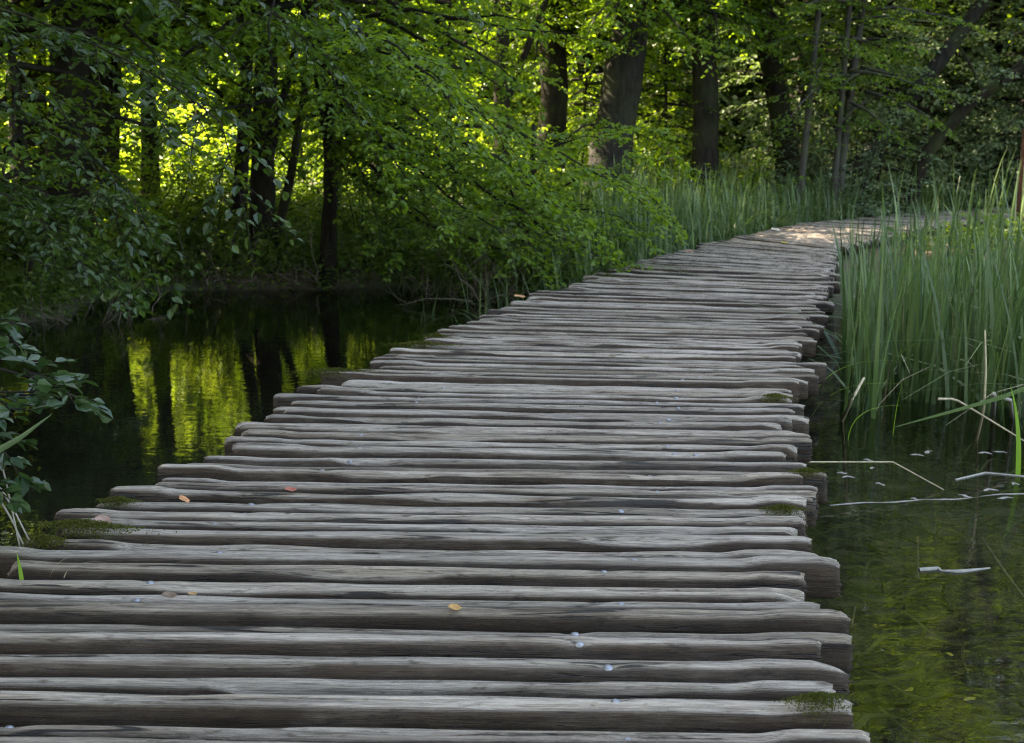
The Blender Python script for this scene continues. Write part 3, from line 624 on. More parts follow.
# ------------------------------------------------------------------ shrubs of the banks
def shrub_mesh(seed, Rr, hh, n, leaf, mat, wr=.62, tone=.45):
    r = np.random.default_rng(seed); Lv = Leaves(); St = MB()
    for i in range(n):
        az = i * 2.39996; el = r.uniform(.25, 1.45); ln = r.uniform(.55, 1.0) * (Rr + (hh - Rr) * math.sin(el))
        h = np.array([math.cos(az), math.sin(az), 0]); u = np.linspace(0, 1, 5)
        pts = np.outer(.1 + u * ln * math.cos(el), h) + np.outer(u * ln * math.sin(el) - u ** 2 * ln * .25 * math.cos(el), UP)
        limb(Lv, St, pts, .018, leaf, r, tone + r.normal(0, .13), .42, .13, .25, 2, 4, False)
    return Lv.mesh('crown', mat), St.mesh('stems', M['bark'])
SHR = {'a': shrub_mesh(31, 1.1, 1.8, 24, .075, M['leaf']), 'b': shrub_mesh(32, 1.3, 1.5, 24, .07, M['under']),
       'w': shrub_mesh(33, 1.5, 2.4, 34, .072, M['willow']), 'w2': shrub_mesh(34, 1.4, 2.0, 30, .068, M['willow']), 'f': shrub_mesh(35, 1.5, 2.2, 24, .11, M['leaf_far'], tone=.65)}
def shrub(kind, px, Y, label, sc=1.0, rz=None, group=None, x=None):
    x = at(px, 150, Y)[0] if x is None else x
    root = thing('shrub' if kind[0] != 'w' else 'willow_shrub', label, 'shrub', (x, Y, gz(x, Y) - .06), rng.uniform(0, 6.28) if rz is None else rz, group)
    root.scale = (sc,) * 3
    link('crown', SHR[kind][0], root); link('stems', SHR[kind][1], root); return root
shrub('w', 850, 23.2, 'grey green willow bush under the pale leaning pair of trunks', 1.0)
shrub('w2', 905, 27.0, 'grey green willow bush at the foot of the strongly leaning greyish trunk', 1.25)
shrub('w', 960, 27.6, 'grey green willow bush just below the crooked mossy trunk', 1.3)
shrub('w2', 1010, 27.5, 'grey green willow bush at the right edge behind the reeds', 1.25)
shrub('w', 985, 29, 'tall grey green willow bush showing above the crooked mossy trunk', 1.9)
shrub('w', 1050, 28.5, 'tall willow bush cut by the right edge of the picture', 1.7)
shrub('w2', 915, 28.5, 'tall grey green willow bush behind the strongly leaning greyish trunk', 1.8)
shrub('w', 805, 24.0, 'grey green willow bush behind the single thin pale trunk', 1.2)
shrub('a', 745, 22.2, 'yellow green bush between the two dark trunks above the boardwalk bend', 1.0)
shrub('a', 668, 22.6, 'green bush to the right of the thickest leaning trunk', 1.0)
shrub('b', 580, 19.5, 'low green bush in front of the straight near black trunk', .9)
shrub('a', 520, 19.0, 'green bush below the forked trunk', 1.0)
shrub('f', 470, 23.5, 'sunlit yellow green bush left of the forked trunk', 1.1)
shrub('f', 432, 26.0, 'sunlit yellow green bush glowing behind the sweeping limbs', 1.3)
shrub('f', 355, 21.5, 'sunlit yellow green bush between the slender sapling and the brown trunk', 1.0)
shrub('b', 405, 16.0, 'low dark bush on the bank behind the dead twigs', .9)
shrub('b', 318, 17.5, 'low bush with sunny leaves right of the crooked sapling', .8)
shrub('b', 215, 16.2, 'low shaded bush left of the stout waterside trunk', .8)
shrub('b', 30, 14.3, 'low dark bush at the waterline below the massive trunk', 1.0)
shrub('a', 165, 15.6, 'dark bush between the massive trunk and the stout waterside trunk', .85)
shrub('b', 255, 17.2, 'dark bush directly behind the stout waterside trunk', 1.05)
shrub('a', 300, 19.0, 'taller dark bush behind the crooked sapling', 1.1)
shrub('b', 362, 15.4, 'low dark bush on the bank right of the straight sapling', .9)
shrub('a', 205, 19.5, 'taller bush in half shade behind the slim dark trunk', 1.0)
shrub('a', 120, 15.0, 'dark green bush right of the massive trunk', 1.0)
shrub('f', 175, 21.0, 'sunlit yellow green bush in the gap behind the hanging sprays', 1.2)
shrub('f', 105, 19.5, 'brightest sunlit bush in the gap right of the massive trunk', 1.5)
shrub('f', 640, 27, 'sunlit bush glowing right of the thickest leaning trunk', 1.2)
shrub('f', 575, 27, 'sunlit bush glowing between the near black and the thickest trunk', 1.2)

# undergrowth: nobody could count it
def undergrowth():
    r = np.random.default_rng(41); Lv = Leaves()
    n = 5000; x = r.uniform(-14, 17, n * 3); y = r.uniform(11.5, 30, n * 3)
    ok = (shore(x, y) > .15) & (path_dist(x, y) > 1.5) & (np.abs(x) < .5 * y + 2); x, y = x[ok][:n], y[ok][:n]; z = height(x, y)
    for a, b, c in zip(x, y, z):
        h = r.uniform(.1, .5); k = r.integers(5, 10); ang = r.uniform(0, 6.28, k); q = r.uniform(.0, .22, k)
        P = np.stack([a + q * np.cos(ang), b + q * np.sin(ang), c + h * r.uniform(.3, 1, k)], -1)
        D = np.stack([np.cos(ang), np.sin(ang), r.uniform(-.3, .6, k)], -1)
        Lv.add(P, D, UP + r.normal(0, .35, (k, 3)), r.uniform(.07, .15, k), r.normal(.45, .2, k), .55)
    x = r.uniform(-8, .4, 9000); y = r.uniform(9, 16, 9000); sv = shore(x, y); ok = (sv > -.05) & (sv < 1.3); x, y = x[ok][:2200], y[ok][:2200]; z = height(x, y)
    for a, b, c in zip(x, y, z):
        h = r.uniform(.08, .4); k = r.integers(5, 9); ang = r.uniform(0, 6.28, k); q = r.uniform(.0, .2, k)
        P = np.stack([a + q * np.cos(ang), b + q * np.sin(ang), c + .03 + h * r.uniform(.1, 1, k)], -1)
        D = np.stack([np.cos(ang), np.sin(ang) - .3, r.uniform(-.7, .3, k)], -1)
        Lv.add(P, D, UP + r.normal(0, .4, (k, 3)), r.uniform(.05, .11, k), r.normal(.38, .2, k), .5)
    o = link('undergrowth', Lv.mesh('undergrowth', M['under'])); tag(o, 'low leafy undergrowth covering the far banks between the trunks', kind='stuff')
undergrowth()

# ------------------------------------------------------------------ reeds and grass
def blade(B, p, h, w, az, lean, curl, r, tint, n=6):
    u = np.linspace(0, 1, n + 1); d = np.array([math.cos(az), math.sin(az), 0])
    off = lean * u * h + curl * u ** 2.5 * h
    zz = h * np.sqrt(np.clip(1 - (np.minimum(off / h, .96) / 1.0) ** 2 * .8, .05, 1)) * u
    if curl > .8: zz = h * (u - curl * .42 * u ** 3)
    Pm = p + np.outer(off, d) + np.outer(zz, UP)
    s = np.array([-d[1], d[0], 0]) * math.cos(r.uniform(0, .8)) + d * .4
    ww = w * np.clip(1.1 - u ** 1.6, .05, 1) * .5
    tw = unit(s)[None, :] * ww[:, None]
    V = np.concatenate([Pm - tw, Pm + tw]); i = np.arange(n)
    B.add(V, np.stack([i, i + 1, i + n + 2, i + n + 1], -1), tint)

def reed_bed(name, label, fn, n, hlo, hhi, w, mat, seed, bent=.12, box=(0, 0, 1, 1), tone=.4):
    r = np.random.default_rng(seed); B = MB(); k = 0; tries = 0
    while k < n and tries < n * 60:
        tries += 1
        x, y = r.uniform(box[0], box[2]), r.uniform(box[1], box[3])
        den = fn(x, y)
        if r.random() > den: continue
        z = gz(x, y) if False else max(hz(x, y), WATER - .35)
        h = r.uniform(hlo, hhi) * (.75 + .25 * den); az = r.uniform(0, 6.28)
        cu = r.uniform(.02, .2) if r.random() > bent else r.uniform(.9, 1.7)
        blade(B, np.array([x, y, z]), h, w * r.uniform(.6, 1.3), az, abs(r.normal(0, .05)), cu, r, np.clip(r.normal(tone, .3), 0, 1)); k += 1
    o = link(name, B.mesh(name, M[mat])); tag(o, label, kind='stuff'); return o
# fast height lookup
_hx = np.linspace(-16, 20, 241); _hy = np.linspace(4, 32, 225); _HX, _HY = np.meshgrid(_hx, _hy); _HZ = height(_HX, _HY); _PD = path_dist(_HX, _HY)
def _lk(A, x, y):
    i = int(np.clip((y - 4) / (28 / 224), 0, 223)); j = int(np.clip((x + 16) / (36 / 240), 0, 239)); return float(A[i, j])
def hz(x, y): return _lk(_HZ, x, y)
def right_edge(y): return float(np.interp(y, RP[:, 1], RP[:, 0]))
def right_bed(x, y):
    e = right_edge(y) + .12
    if x < e: return 0
    front = 7.15 + .35 * math.sin(x * 3.1) + .25 * math.sin(x * 7.7 + 1)
    if y < front: return 0
    near = max(0, 1 - abs(y - front) / 3.0)
    return min(1, .35 + .65 * near) * ((.3 if x < e + 1.3 else .5) if y > 11 else 1) * (1 if _lk(_PD, x, y) > 1.35 else 0)
reed_bed('reed_bed', 'dense stand of blue green reeds in the water right of the boardwalk', right_bed, 2900, 1.1, 1.72, .030, 'reed', 51, .10, (1.6, 6.2, 8.5, 15.5))
reed_bed('dead_reeds', 'dry straw coloured reed stalks scattered through the reed stand', right_bed, 260, .6, 1.5, .013, 'straw', 56, .35, (1.6, 6.2, 8.5, 15.5))
def left_edge(y): return float(np.interp(y, LP[:, 1], LP[:, 0]))
def left_bed(x, y):
    e = left_edge(y) - .12
    if x > e or x < e - 1.7: return 0
    return (1 - (e - x) / 1.9) * (1 if y > 11.3 else 0)
reed_bed('reed_fringe', 'shorter fringe of green reeds along the left side of the boardwalk bend', left_bed, 1700, .45, 1.0, .026, 'reed', 52, .4, (-1.5, 11.2, 6.5, 22))
def pathx(y): return float(np.interp(y, MID[:, 1], MID[:, 0]))
def back_bed(x, y):
    return (1 if _lk(_PD, x, y) > 1.5 else 0) * (1 if y > 15 else 0) * max(0, 1 - (_lk(_PD, x, y) - 1.5) / 4.5) * (.06 if x > pathx(y) else 1)
reed_bed('tall_grass', 'pale tall grass around the far bend of the boardwalk', back_bed, 2300, .5, 1.2, .032, 'reed', 53, .45, (1, 15, 16, 28), .5)
def bank_grass(x, y):
    s = shore(x, y); return 1.0 if 0 < s < .8 else 0
reed_bed('bank_grass', 'thin shaded grass on the rim of the far left bank', lambda x, y: bank_grass(x, y), 1700, .25, .7, .012, 'under', 54, .6, (-8, 9.0, 0.6, 16))

# ------------------------------------------------------------------ the boardwalk
deck = thing('boardwalk', 'winding boardwalk of weathered grey round logs nailed side by side over the pond', 'boardwalk', (0, 5, WATER))
DO = np.array([0, 5, WATER])

def sstep(a, b, x): t = np.clip((x - a) / (b - a), 0, 1); return t * t * (3 - 2 * t)
def log_mesh(L, a, b, nx, na, r, nails):
    t = np.linspace(0, 1, nx); u = .75 * t + .25 * (.5 - .5 * np.cos(np.pi * t)); x = (u - .5) * L
    ph = np.linspace(0, 2 * np.pi, na, endpoint=False) + .02
    n = r.uniform(2.3, 3.2)
    c, s = np.cos(ph), np.sin(ph)
    y0 = a * np.sign(c) * np.abs(c) ** (2 / n); z0 = b * np.sign(s) * np.abs(s) ** (2 / n)
    f1, f2, f3, f4 = wob(r, 5, 1, 5), wob(r, 4, .5, 2.5), wob(r, 6, 2, 9), wob(r, 6, 1, 5)
    wr = r.uniform(.10, .26); wl = r.uniform(.08, .3); we = r.uniform(.002, .013)
    worn = sstep(L / 2 - wr + .05, L / 2 - wr - .05, x) * sstep(-L / 2 + wl - .06, -L / 2 + wl + .06, x)
    Y = y0[None, :] * (1 + .045 * f1(x)[:, None]); Z = z0[None, :] * (1 + .035 * f4(x)[:, None]) - b
    roll = R_(r.normal(-3, 6)) + .025 * f3(x * .4); cr, sr = np.cos(roll)[:, None], np.sin(roll)[:, None]
    Y, Z = Y * cr - (Z + b) * sr, Y * sr + (Z + b) * cr - b
    Y = Y + .0035 * f2(x)[:, None]; 
    kk = 5
    for _ in range(kk):
        Z = Z + .0008 * r.normal() * np.sin(r.uniform(3, 16) * x[:, None] + r.integers(1, 5) * ph[None, :] + r.uniform(0, 6))
        Y = Y + .0008 * r.normal() * np.sin(r.uniform(3, 16) * x[:, None] + r.integers(1, 5) * ph[None, :] + r.uniform(0, 6))
    top = np.clip(s, 0, 1)[None, :] ** .5
    for _ in range(r.integers(2, 5)):                                     # long splits and checks
        yc = r.uniform(-.7, .7) * a; xa = r.uniform(-.5, .35) * L; xb = xa + r.uniform(.3, 1.3); g = wob(r, 3, 1, 5)
        win = sstep(xa, xa + .12, x) * sstep(xb, xb - .12, x)
        Z = Z - r.uniform(.008, .018) * np.exp(-((Y - yc - .003 * g(x)[:, None]) / r.uniform(.004, .007)) ** 2) * win[:, None] * top
    if r.random() < .35:                                                  # a splintered hollow
        yc = r.uniform(-1.0, -.3) * a; xc = r.uniform(-.35, .3) * L
        Z = Z - r.uniform(.01, .025) * np.exp(-((Y - yc) / .02) ** 2) * np.exp(-(np.abs(x - xc) / r.uniform(.08, .22)) ** 4)[:, None] * top
    npos = []
    for xn in nails:
        yn = r.uniform(-.35, .35) * a
        Z = Z - .007 * np.exp(-((Y - yn) / .011) ** 2 - ((x[:, None] - xn) / .035) ** 2) * top
        npos.append((xn, yn))
    Z = Z + (we * (1 - worn))[:, None]
    for sg in (-1, 1):
        if r.random() < .5:
            e = np.clip(1 - (L / 2 - sg * x) / r.uniform(.03, .12), 0, 1)
            Z = Z - (r.uniform(.01, .035) * e ** 1.3)[:, None] * np.clip(.5 + (Y - r.uniform(-.6, .6) * a) / a * r.choice([-1, 1]), 0, 1) * top
        tpr = np.clip(1 - (L / 2 - sg * x) / .18, 0, 1); Y = Y * (1 - r.uniform(-.06, .22) * tpr)[:, None]
    bev = 1 - .10 * np.exp(-(L / 2 - np.abs(x)) / .006)
    Zc = -b
    V = np.stack([np.broadcast_to(x[:, None], Y.shape), Y * bev[:, None], Zc + (Z - Zc) * bev[:, None]], -1)
    V[0, :, 0] += r.normal(0, .006, na); V[-1, :, 0] += r.normal(0, .006, na)
    caps = []
    for end, sg in ((0, -1), (-1, 1)):
        ctr = V[end].mean(0); rings = []
        for k, e in ((.90, .003), (.45, .001), (.03, .002)):
            q = ctr + (V[end] - ctr) * k; q[:, 0] = V[end][:, 0] * .3 + ctr[0] * .7 + sg * e; rings.append(q)
        caps.append(rings)
    rows = [caps[0][2], caps[0][1], caps[0][0]] + list(V) + caps[1]
    VV = np.concatenate(rows); m = len(rows)
    i = np.arange(m - 1)[:, None] * na; j = np.arange(na)[None, :]; k = (j + 1) % na
    Q = np.stack([i + j, i + na + j, i + na + k, i + k], -1).reshape(-1, 4)
    # flank stain plus painted shade: 0 on the bleached top, 1 low on the flank
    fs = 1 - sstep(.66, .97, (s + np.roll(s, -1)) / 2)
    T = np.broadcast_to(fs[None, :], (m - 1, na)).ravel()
    out = []
    for xn, yn in npos:
        dd = (V[:, :, 0] - xn) ** 2 + (V[:, :, 1] - yn) ** 2 + np.where(V[:, :, 2] > -b * .8, 0, 9); q = np.unravel_index(np.argmin(dd), dd.shape)
        out.append((xn, yn, V[q][2]))
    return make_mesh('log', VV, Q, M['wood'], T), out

def nail_mesh():
    B = MB(); a = np.linspace(0, 2 * np.pi, 12, endpoint=False)
    rows = [(.0105, -.006), (.0112, .001), (.0098, .0035), (.006, .0052), (.0004, .0058)]
    V = np.array([[r * math.cos(t), r * math.sin(t), z] for r, z in rows for t in a]); i = np.arange(4)[:, None] * 12; j = np.arange(12)[None, :]; k = (j + 1) % 12
    B.add(V, np.stack([i + j, i + k, i + 12 + k, i + 12 + j], -1).reshape(-1, 4)); return B.mesh('nail_head', M['nail'])
NAIL = nail_mesh()

def moss_mesh(L, Wd, seed, n=1700):
    r = np.random.default_rng(seed); Lv = Leaves()
    x = r.normal(0, L / 2.6, n); y = r.normal(0, Wd / 2.6, n); hh = .022 * np.exp(-(x / L * 2) ** 2 - (y / Wd * 2) ** 2)
    P = np.stack([x, y, hh * r.uniform(.0, 1, n) - 22 * y * y * .3], -1)
    a = r.uniform(0, 6.28, n); D = np.stack([np.cos(a), np.sin(a), r.uniform(.3, 1.2, n)], -1)
    Lv.add(P, D, r.normal(0, 1, (n, 3)), r.uniform(.004, .0095, n), np.clip(r.normal(.45, .25, n) , 0, 1), .5)
    return Lv.mesh('moss', M['moss'])
MOSS = [moss_mesh(.20, .085, 1, 2600), moss_mesh(.11, .075, 2), moss_mesh(.26, .075, 3, 2600)]

rl = np.random.default_rng(77)
s = 0.05; logs = []
while s < SEG[-1] - .2:
    w = float(np.clip(rl.normal(.083, .015), .056, .115))
    logs.append((s + w / 2, w)); s += w + rl.uniform(.018, .038)
order = 0; far_logs = []
for k, (sc, w) in enumerate(logs):
    l, rgt = along(LP, sc), along(RP, sc)
    dv = unit(rgt - l)
    jl = rl.normal(0, .045) + (rl.uniform(.04, .15) if rl.random() < .22 else 0)
    jr = rl.normal(-.03, .04) + (rl.uniform(.03, .09) if rl.random() < .25 else 0)
    l = l - dv * jl; rgt = rgt + dv * jr
    rgt = rgt + np.array([0, rl.normal(0, .008), 0]); l = l + np.array([0, rl.normal(0, .012), 0])
    L = float(np.linalg.norm(rgt - l)); mid = (l + rgt) / 2; ang = math.atan2(dv[1], dv[0])
    near = mid[1] < 5.2; mdl = mid[1] < 10
    nx, na = (170, 56) if near else ((80, 28) if mdl else (34, 14))
    nails = []
    if mid[1] < 6.5:
        for ox, pr in ((.64, .7), (-.64, .4), (.66, .15)):
            if rl.random() < pr: nails.append(ox + rl.normal(0, .045))
    me, npos = log_mesh(L, w / 2, float(rl.uniform(.054, .066)), nx, na, np.random.default_rng(1000 + k), nails)
    zoff = rl.normal(-.008, .008)
    if len([1 for q in logs[:k + 1]]) <= 100:
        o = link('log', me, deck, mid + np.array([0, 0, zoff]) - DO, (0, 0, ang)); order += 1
        for p in npos: link('nail_head', NAIL, o, p, (rl.normal(0, .15), rl.normal(0, .15), 0), (rl.uniform(.85, 1.15),) * 3)
        o['_L'] = L
    else: far_logs.append((me, mid + np.array([0, 0, zoff]), ang))
# logs past the hundred nearest: one part
if far_logs:
    Vs, Qs, Ts, n0 = [], [], [], 0
    for me, mid, ang in far_logs:
        co = np.empty(len(me.vertices) * 3, np.float32); me.vertices.foreach_get('co', co); co = co.reshape(-1, 3)
        q = np.empty(len(me.loops), np.int32); me.loops.foreach_get('vertex_index', q)
        tt = np.empty(len(me.polygons), np.float32); me.attributes['tint'].data.foreach_get('value', tt)
        c_, s_ = math.cos(ang), math.sin(ang)
        co = np.stack([co[:, 0] * c_ - co[:, 1] * s_, co[:, 0] * s_ + co[:, 1] * c_, co[:, 2]], -1) + (mid - DO)
        Vs.append(co); Qs.append(q.reshape(-1, 4) + n0); Ts.append(tt); n0 += len(co)
        bpy.data.meshes.remove(me)
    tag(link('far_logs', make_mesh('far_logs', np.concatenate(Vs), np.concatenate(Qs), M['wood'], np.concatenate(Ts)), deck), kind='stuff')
# moss on some log ends
alllogs = [o for o in deck.children if o.name.split('.')[0] == 'log']
def moss_on(px, py, side, which, sc=1.0):
    g = ground(px, py); best = min(allogs_, key=lambda o: abs((o.location.y + DO[1]) + math.tan(o.rotation_euler.z) * (g[0] - o.location.x) - g[1]))
    L = best['_L']; link('moss', MOSS[which], best, (side * (L / 2 - .07), 0.0, .008), (0, 0, rng.uniform(-.2, .2)), (sc,) * 3)
allogs_ = [o for o in deck.children if o.name.split('.')[0] == 'log']
for px, py, sd, wh, sc_ in ((45, 525, -1, 0, 1.1), (20, 545, -1, 1, 1), (120, 498, -1, 1, .8), (390, 345, -1, 2, 1), (345, 372, -1, 2, 1), (420, 338, -1, 1, 1), (840, 695, 1, 1, .8), (812, 505, 1, 1, .8),
                            (800, 398, 1, 1, .9), (805, 470, 1, 1, .7), (600, 275, -1, 1, 1)):
    moss_on(px, py, sd, wh, sc_)
for o in allogs_: del o['_L']

# bearers under the logs and the posts that carry them
def bearer(off, r0):
    B = MB(); ss = np.linspace(.05, SEG[-1] - .1, 60)
    l, g = along(LP, ss), along(RP, ss); m = (l + g) / 2; d = unit(g - l)
    P = m + d * off; P[:, 2] = -.112 - r0
    tube(B, P - DO, r0, 10, .5, .05, np.random.default_rng(int(off * 10 + 50)))
    link('bearer', B.mesh('bearer', M['beam']), deck)
for off in (-.64, .64): bearer(off, .075)
for sc in np.arange(.6, SEG[-1] - 4, 2.1):
    l, g = along(LP, sc), along(RP, sc); m = (l + g) / 2; d = unit(g - l)
    for off in (-.82, .82):
        p = m + d * off; B = MB(); tube(B, np.array([[p[0], p[1], -1.3], [p[0] + .01, p[1], -.7], [p[0], p[1], -.16]]) - DO, .06, 10, .5, .05, np.random.default_rng(3))
        link('post', B.mesh('post', M['beam']), deck)

# ------------------------------------------------------------------ small things
def leaf_thing(px, py, z, label, col, sz, az, tilt, name='fallen_leaf', cat='leaf', mat=None):
    p = ground(px, py, z); u = np.linspace(0, 1, 9); wv = np.sin(np.pi * u ** .8) * .33 + .015
    V = []; 
    for i, t in enumerate(u):
        for sx, zz in ((-1, .16), (-.5, .05), (0, 0), (.5, .05), (1, .2)):
            V.append((t - .5, sx * wv[i], zz * wv[i] * 1.6 + .12 * (t - .5) ** 2 * 2 + .03 * math.sin(9 * t + sx)))
    V = np.array(V) * sz; i = np.arange(8)[:, None] * 5; j = np.arange(4)[None, :]
    me = make_mesh(name, V, np.stack([i + j, i + j + 1, i + 6 + j, i + 5 + j], -1).reshape(-1, 4), mat or plain_mat('dry_leaf', col, .6, 0, .3, 90))
    o = link(name, me, None, p, (tilt, tilt * .6, az)); tag(o, label, cat); return o
leaf_thing(103, 522, .012, 'pinkish beige fallen leaf on the mossy log end at the left', (.36, .22, .17), .075, -.5, .2)
leaf_thing(184, 500, .014, 'small orange brown fallen leaf standing on a log near the left edge', (.40, .17, .07), .055, 1.1, .6)
leaf_thing(291, 490, .008, 'tiny reddish fallen leaf in the middle left of the logs', (.32, .08, .05), .045, .3, .2)
leaf_thing(170, 596, .004, 'crumpled brown fallen leaf in a gap between near logs', (.13, .08, .05), .045, .1, .2)
leaf_thing(193, 594, .004, 'ochre fallen leaf crumb beside the crumpled brown leaf', (.28, .16, .06), .028, .6, .2)
leaf_thing(455, 608, .008, 'yellow orange fallen leaf lying flat between near logs', (.36, .19, .05), .038, .2, .3)
leaf_thing(785, 243, .012, 'small yellow fallen leaf on the far sunny part of the boardwalk', (.5, .36, .06), .11, .4, .15)
leaf_thing(690, 252, .012, 'rust coloured fallen leaf on the far left log ends', (.30, .12, .06), .12, .2, .15)
leaf_thing(520, 297, .012, 'pale orange fallen leaf on the left log ends by the dead twigs', (.42, .2, .08), .10, .2, .15)
leaf_thing(776, 230, .02, 'pale fallen leaf on the edge of the boardwalk bend', (.60, .52, .42), .16, .2, .2)

def stick(name, label, cat, pts, rads, mat, sides=6):
    pts = np.array(pts); base = pts[0].copy(); B = MB(); u = np.linspace(0, 1, len(pts)); q = np.linspace(0, 1, max(6, len(pts) * 3))
    P = np.stack([np.interp(q, u, pts[:, i]) for i in range(3)], -1) - base
    tube(B, P, np.interp(q, np.linspace(0, 1, len(rads)), rads), sides)
    o = link(name, B.mesh(name, M[mat]), None, base); tag(o, label, cat); return o
g = lambda px, py, z=WATER + .001: ground(px, py, z)
stick('dry_reed_stem', 'thin straw coloured stem bent over the water right of the boardwalk', 'reed stem', [at(805, 462, 5.6), at(893, 462, 5.7), at(944, 490, 5.6)], [.004, .003], 'straw')
stick('dry_reed_stem', 'bent straw coloured stem arching over the water at the right edge', 'reed stem', [at(938, 399, 6.4), at(955, 399, 6.4), at(990, 420, 6.3), at(1024, 441, 6.2)], [.008, .004], 'straw')
stick('dry_reed_stem', 'upright brown stem in front of the reed stand', 'reed stem', [g(974, 452, WATER - .1), at(984, 410, 6.3), at(986, 370, 6.3), at(985, 330, 6.35)], [.007, .004], 'straw')
stick('dry_reed_stem', 'short slanting tan stem at the reed edge near the logs', 'reed stem', [g(842, 421), at(852, 400, 6.4), at(864, 378, 6.5)], [.010, .007], 'straw')
stick('dry_reed_stem', 'thick grey stub standing at the foot of the reeds by the right edge', 'reed stem', [g(993, 424, WATER - .1), at(994, 394, 6.6)], [.016, .013], 'pale')
stick('dry_reed_stem', 'grey stub with a bent top, right of the thick grey stub', 'reed stem', [g(1013, 424, WATER - .1), at(1010, 400, 6.6), at(1003, 398, 6.6)], [.014, .010], 'pale')
stick('floating_reed', 'long pale reed stem floating on the water right of the logs', 'reed stem', [ground(px_, py_, WATER - .003) for px_, py_ in ((830, 506), (866, 503), (893, 503), (925, 500), (958, 500), (995, 495), (1045, 494))], [.005, .007, .004, .0075, .0035, .007, .003, .007, .005], 'pale')
stick('floating_reed', 'broken pale reed floating just above the long floating stem', 'reed stem', [g(955, 480), g(985, 473), g(1030, 477)], [.006, .007, .005], 'pale')
stick('floating_reed', 'short white reed piece floating alone on the weedy water', 'reed stem', [g(919, 570), g(938, 569), g(941, 571), g(960, 572), g(990, 568)], [.009, .011, .005, .010, .003], 'pale')
stick('twig', 'short dark twig sticking up beside the lone floating reed piece', 'twig', [g(918, 580, WATER - .1), at(918, 537, 4.95)], [.005, .004], 'twig')
stick('twig', 'thin brown stick slanting into the water at the right edge', 'twig', [at(982, 538, 4.9), at(1000, 565, 4.6), at(1030, 606, 4.3)], [.005, .006], 'paletwig')
stick('twig', 'tiny dark twig poking out beside the log ends', 'twig', [g(852, 628, WATER - .08), at(855, 607, 4.25)], [.005, .004], 'twig')
r5 = np.random.default_rng(6)
spots = [(842, 473), (848, 477), (872, 468), (880, 484), (917, 455), (928, 452), (915, 499), (985, 453), (1000, 452), (965, 496), (990, 490), (1005, 498), (868, 460), (1015, 484)]
def flake(seed):
    r = np.random.default_rng(seed); B = MB(); u = np.linspace(-.5, .5, 5); P = np.stack([u, .16 * np.sin(u * 5 + r.uniform(0, 6)), 0 * u], -1)
    tube(B, P, np.array([.05, .12, .15, .1, .04]) * r.uniform(.6, 1.2, 5), 7, .5, .4, r); me = B.mesh('reed_scrap', M['pale']); return me
FL = [flake(1), flake(2), flake(3)]
for k, (px, py) in enumerate(spots):
    o = link('reed_scrap', FL[k % 3], None, g(px, py), (0, 0, r5.normal(0, .4)), (r5.uniform(.03, .08), r5.uniform(.07, .14), .025))
    tag(o, 'small pale scrap of dead reed floating among others below the reed stand', 'reed scrap', 'floating reed scraps')

def single_blade(label, px, py, z, h, w, az, lean, curl, mat, name='grass_blade'):
    B = MB(); r = np.random.default_rng(int(px * 3 + py)); blade(B, np.zeros(3), h, w, az, lean, curl, r, .6, 8)
    o = link(name, B.mesh(name, M[mat]), None, ground(px, py, z)); tag(o, label, 'grass blade'); return o
single_blade('upper fresh green blade leaning off the log ends toward the reeds', 812, 398, -.25, .36, .02, 0.2, .5, 1.0, 'fresh')
single_blade('lower fresh green blade leaning off the log ends toward the reeds', 812, 416, -.25, .33, .02, 0.0, .5, 1.1, 'fresh')
single_blade('short vivid green blade standing in front of the reeds', 893, 436, WATER, .35, .016, .3, .05, .1, 'fresh')
single_blade('bright blade arching down to the water left of the reed foot', 848, 440, WATER, .34, .015, .4, .1, 1.3, 'fresh')
single_blade('lone bright green blade at the right edge above the floating reeds', 1018, 475, WATER, .45, .025, 1.8, .05, .2, 'fresh')
single_blade('pale green blade at the right edge leaning left over the water', 1030, 450, WATER, .5, .014, 3.3, .4, .4, 'fresh')
single_blade('small fresh grass shoot growing between near logs at the left edge', 22, 583, -.02, .085, .012, 2.2, .2, .2, 'fresh')
single_blade('tiny dry grass shoot between near logs, right of the fresh shoot', 50, 578, -.02, .08, .006, .8, .3, .9, 'straw')
single_blade('second tiny dry grass shoot, the one curling over to the right', 64, 578, -.02, .08, .006, .2, .3, 1.2, 'straw')
def long_blade(label, pts, w, mat):
    pts = np.array([at(*p) for p in pts]); base = pts[0].copy(); q = np.linspace(0, 1, 14); u = np.linspace(0, 1, len(pts))
    P = np.stack([np.interp(q, u, pts[:, i]) for i in range(3)], -1) - base
    T = unit(np.gradient(P, axis=0)); S = unit(np.cross(T, np.array([0, 1.0, .3]))); ww = (w * np.clip(1.1 - q ** 2, .08, 1) * .5)[:, None]
    B = MB(); i = np.arange(13); B.add(np.concatenate([P - S * ww, P, P + S * ww]) + np.concatenate([np.zeros((14, 3)), np.tile([0, -.002, -.002], (14, 1)), np.zeros((14, 3))]),
        np.concatenate([np.stack([i, i + 1, i + 15, i + 14], -1), np.stack([i + 14, i + 15, i + 29, i + 28], -1)]), .5)
    o = link('grass_blade', B.mesh('grass_blade', M[mat]), None, base); tag(o, label, 'grass blade')
long_blade('broad green blade crossing the low bush at the left edge', [(-60, 490, 3.3), (-10, 455, 3.35), (20, 438, 3.4), (52, 414, 3.45)], .022, 'reed')
long_blade('long fallen green blade lying across the water at the foot of the reeds', [(1060, 375, 6.5), (1000, 398, 6.3), (950, 412, 6.1), (895, 427, 6.0)], .03, 'reed')
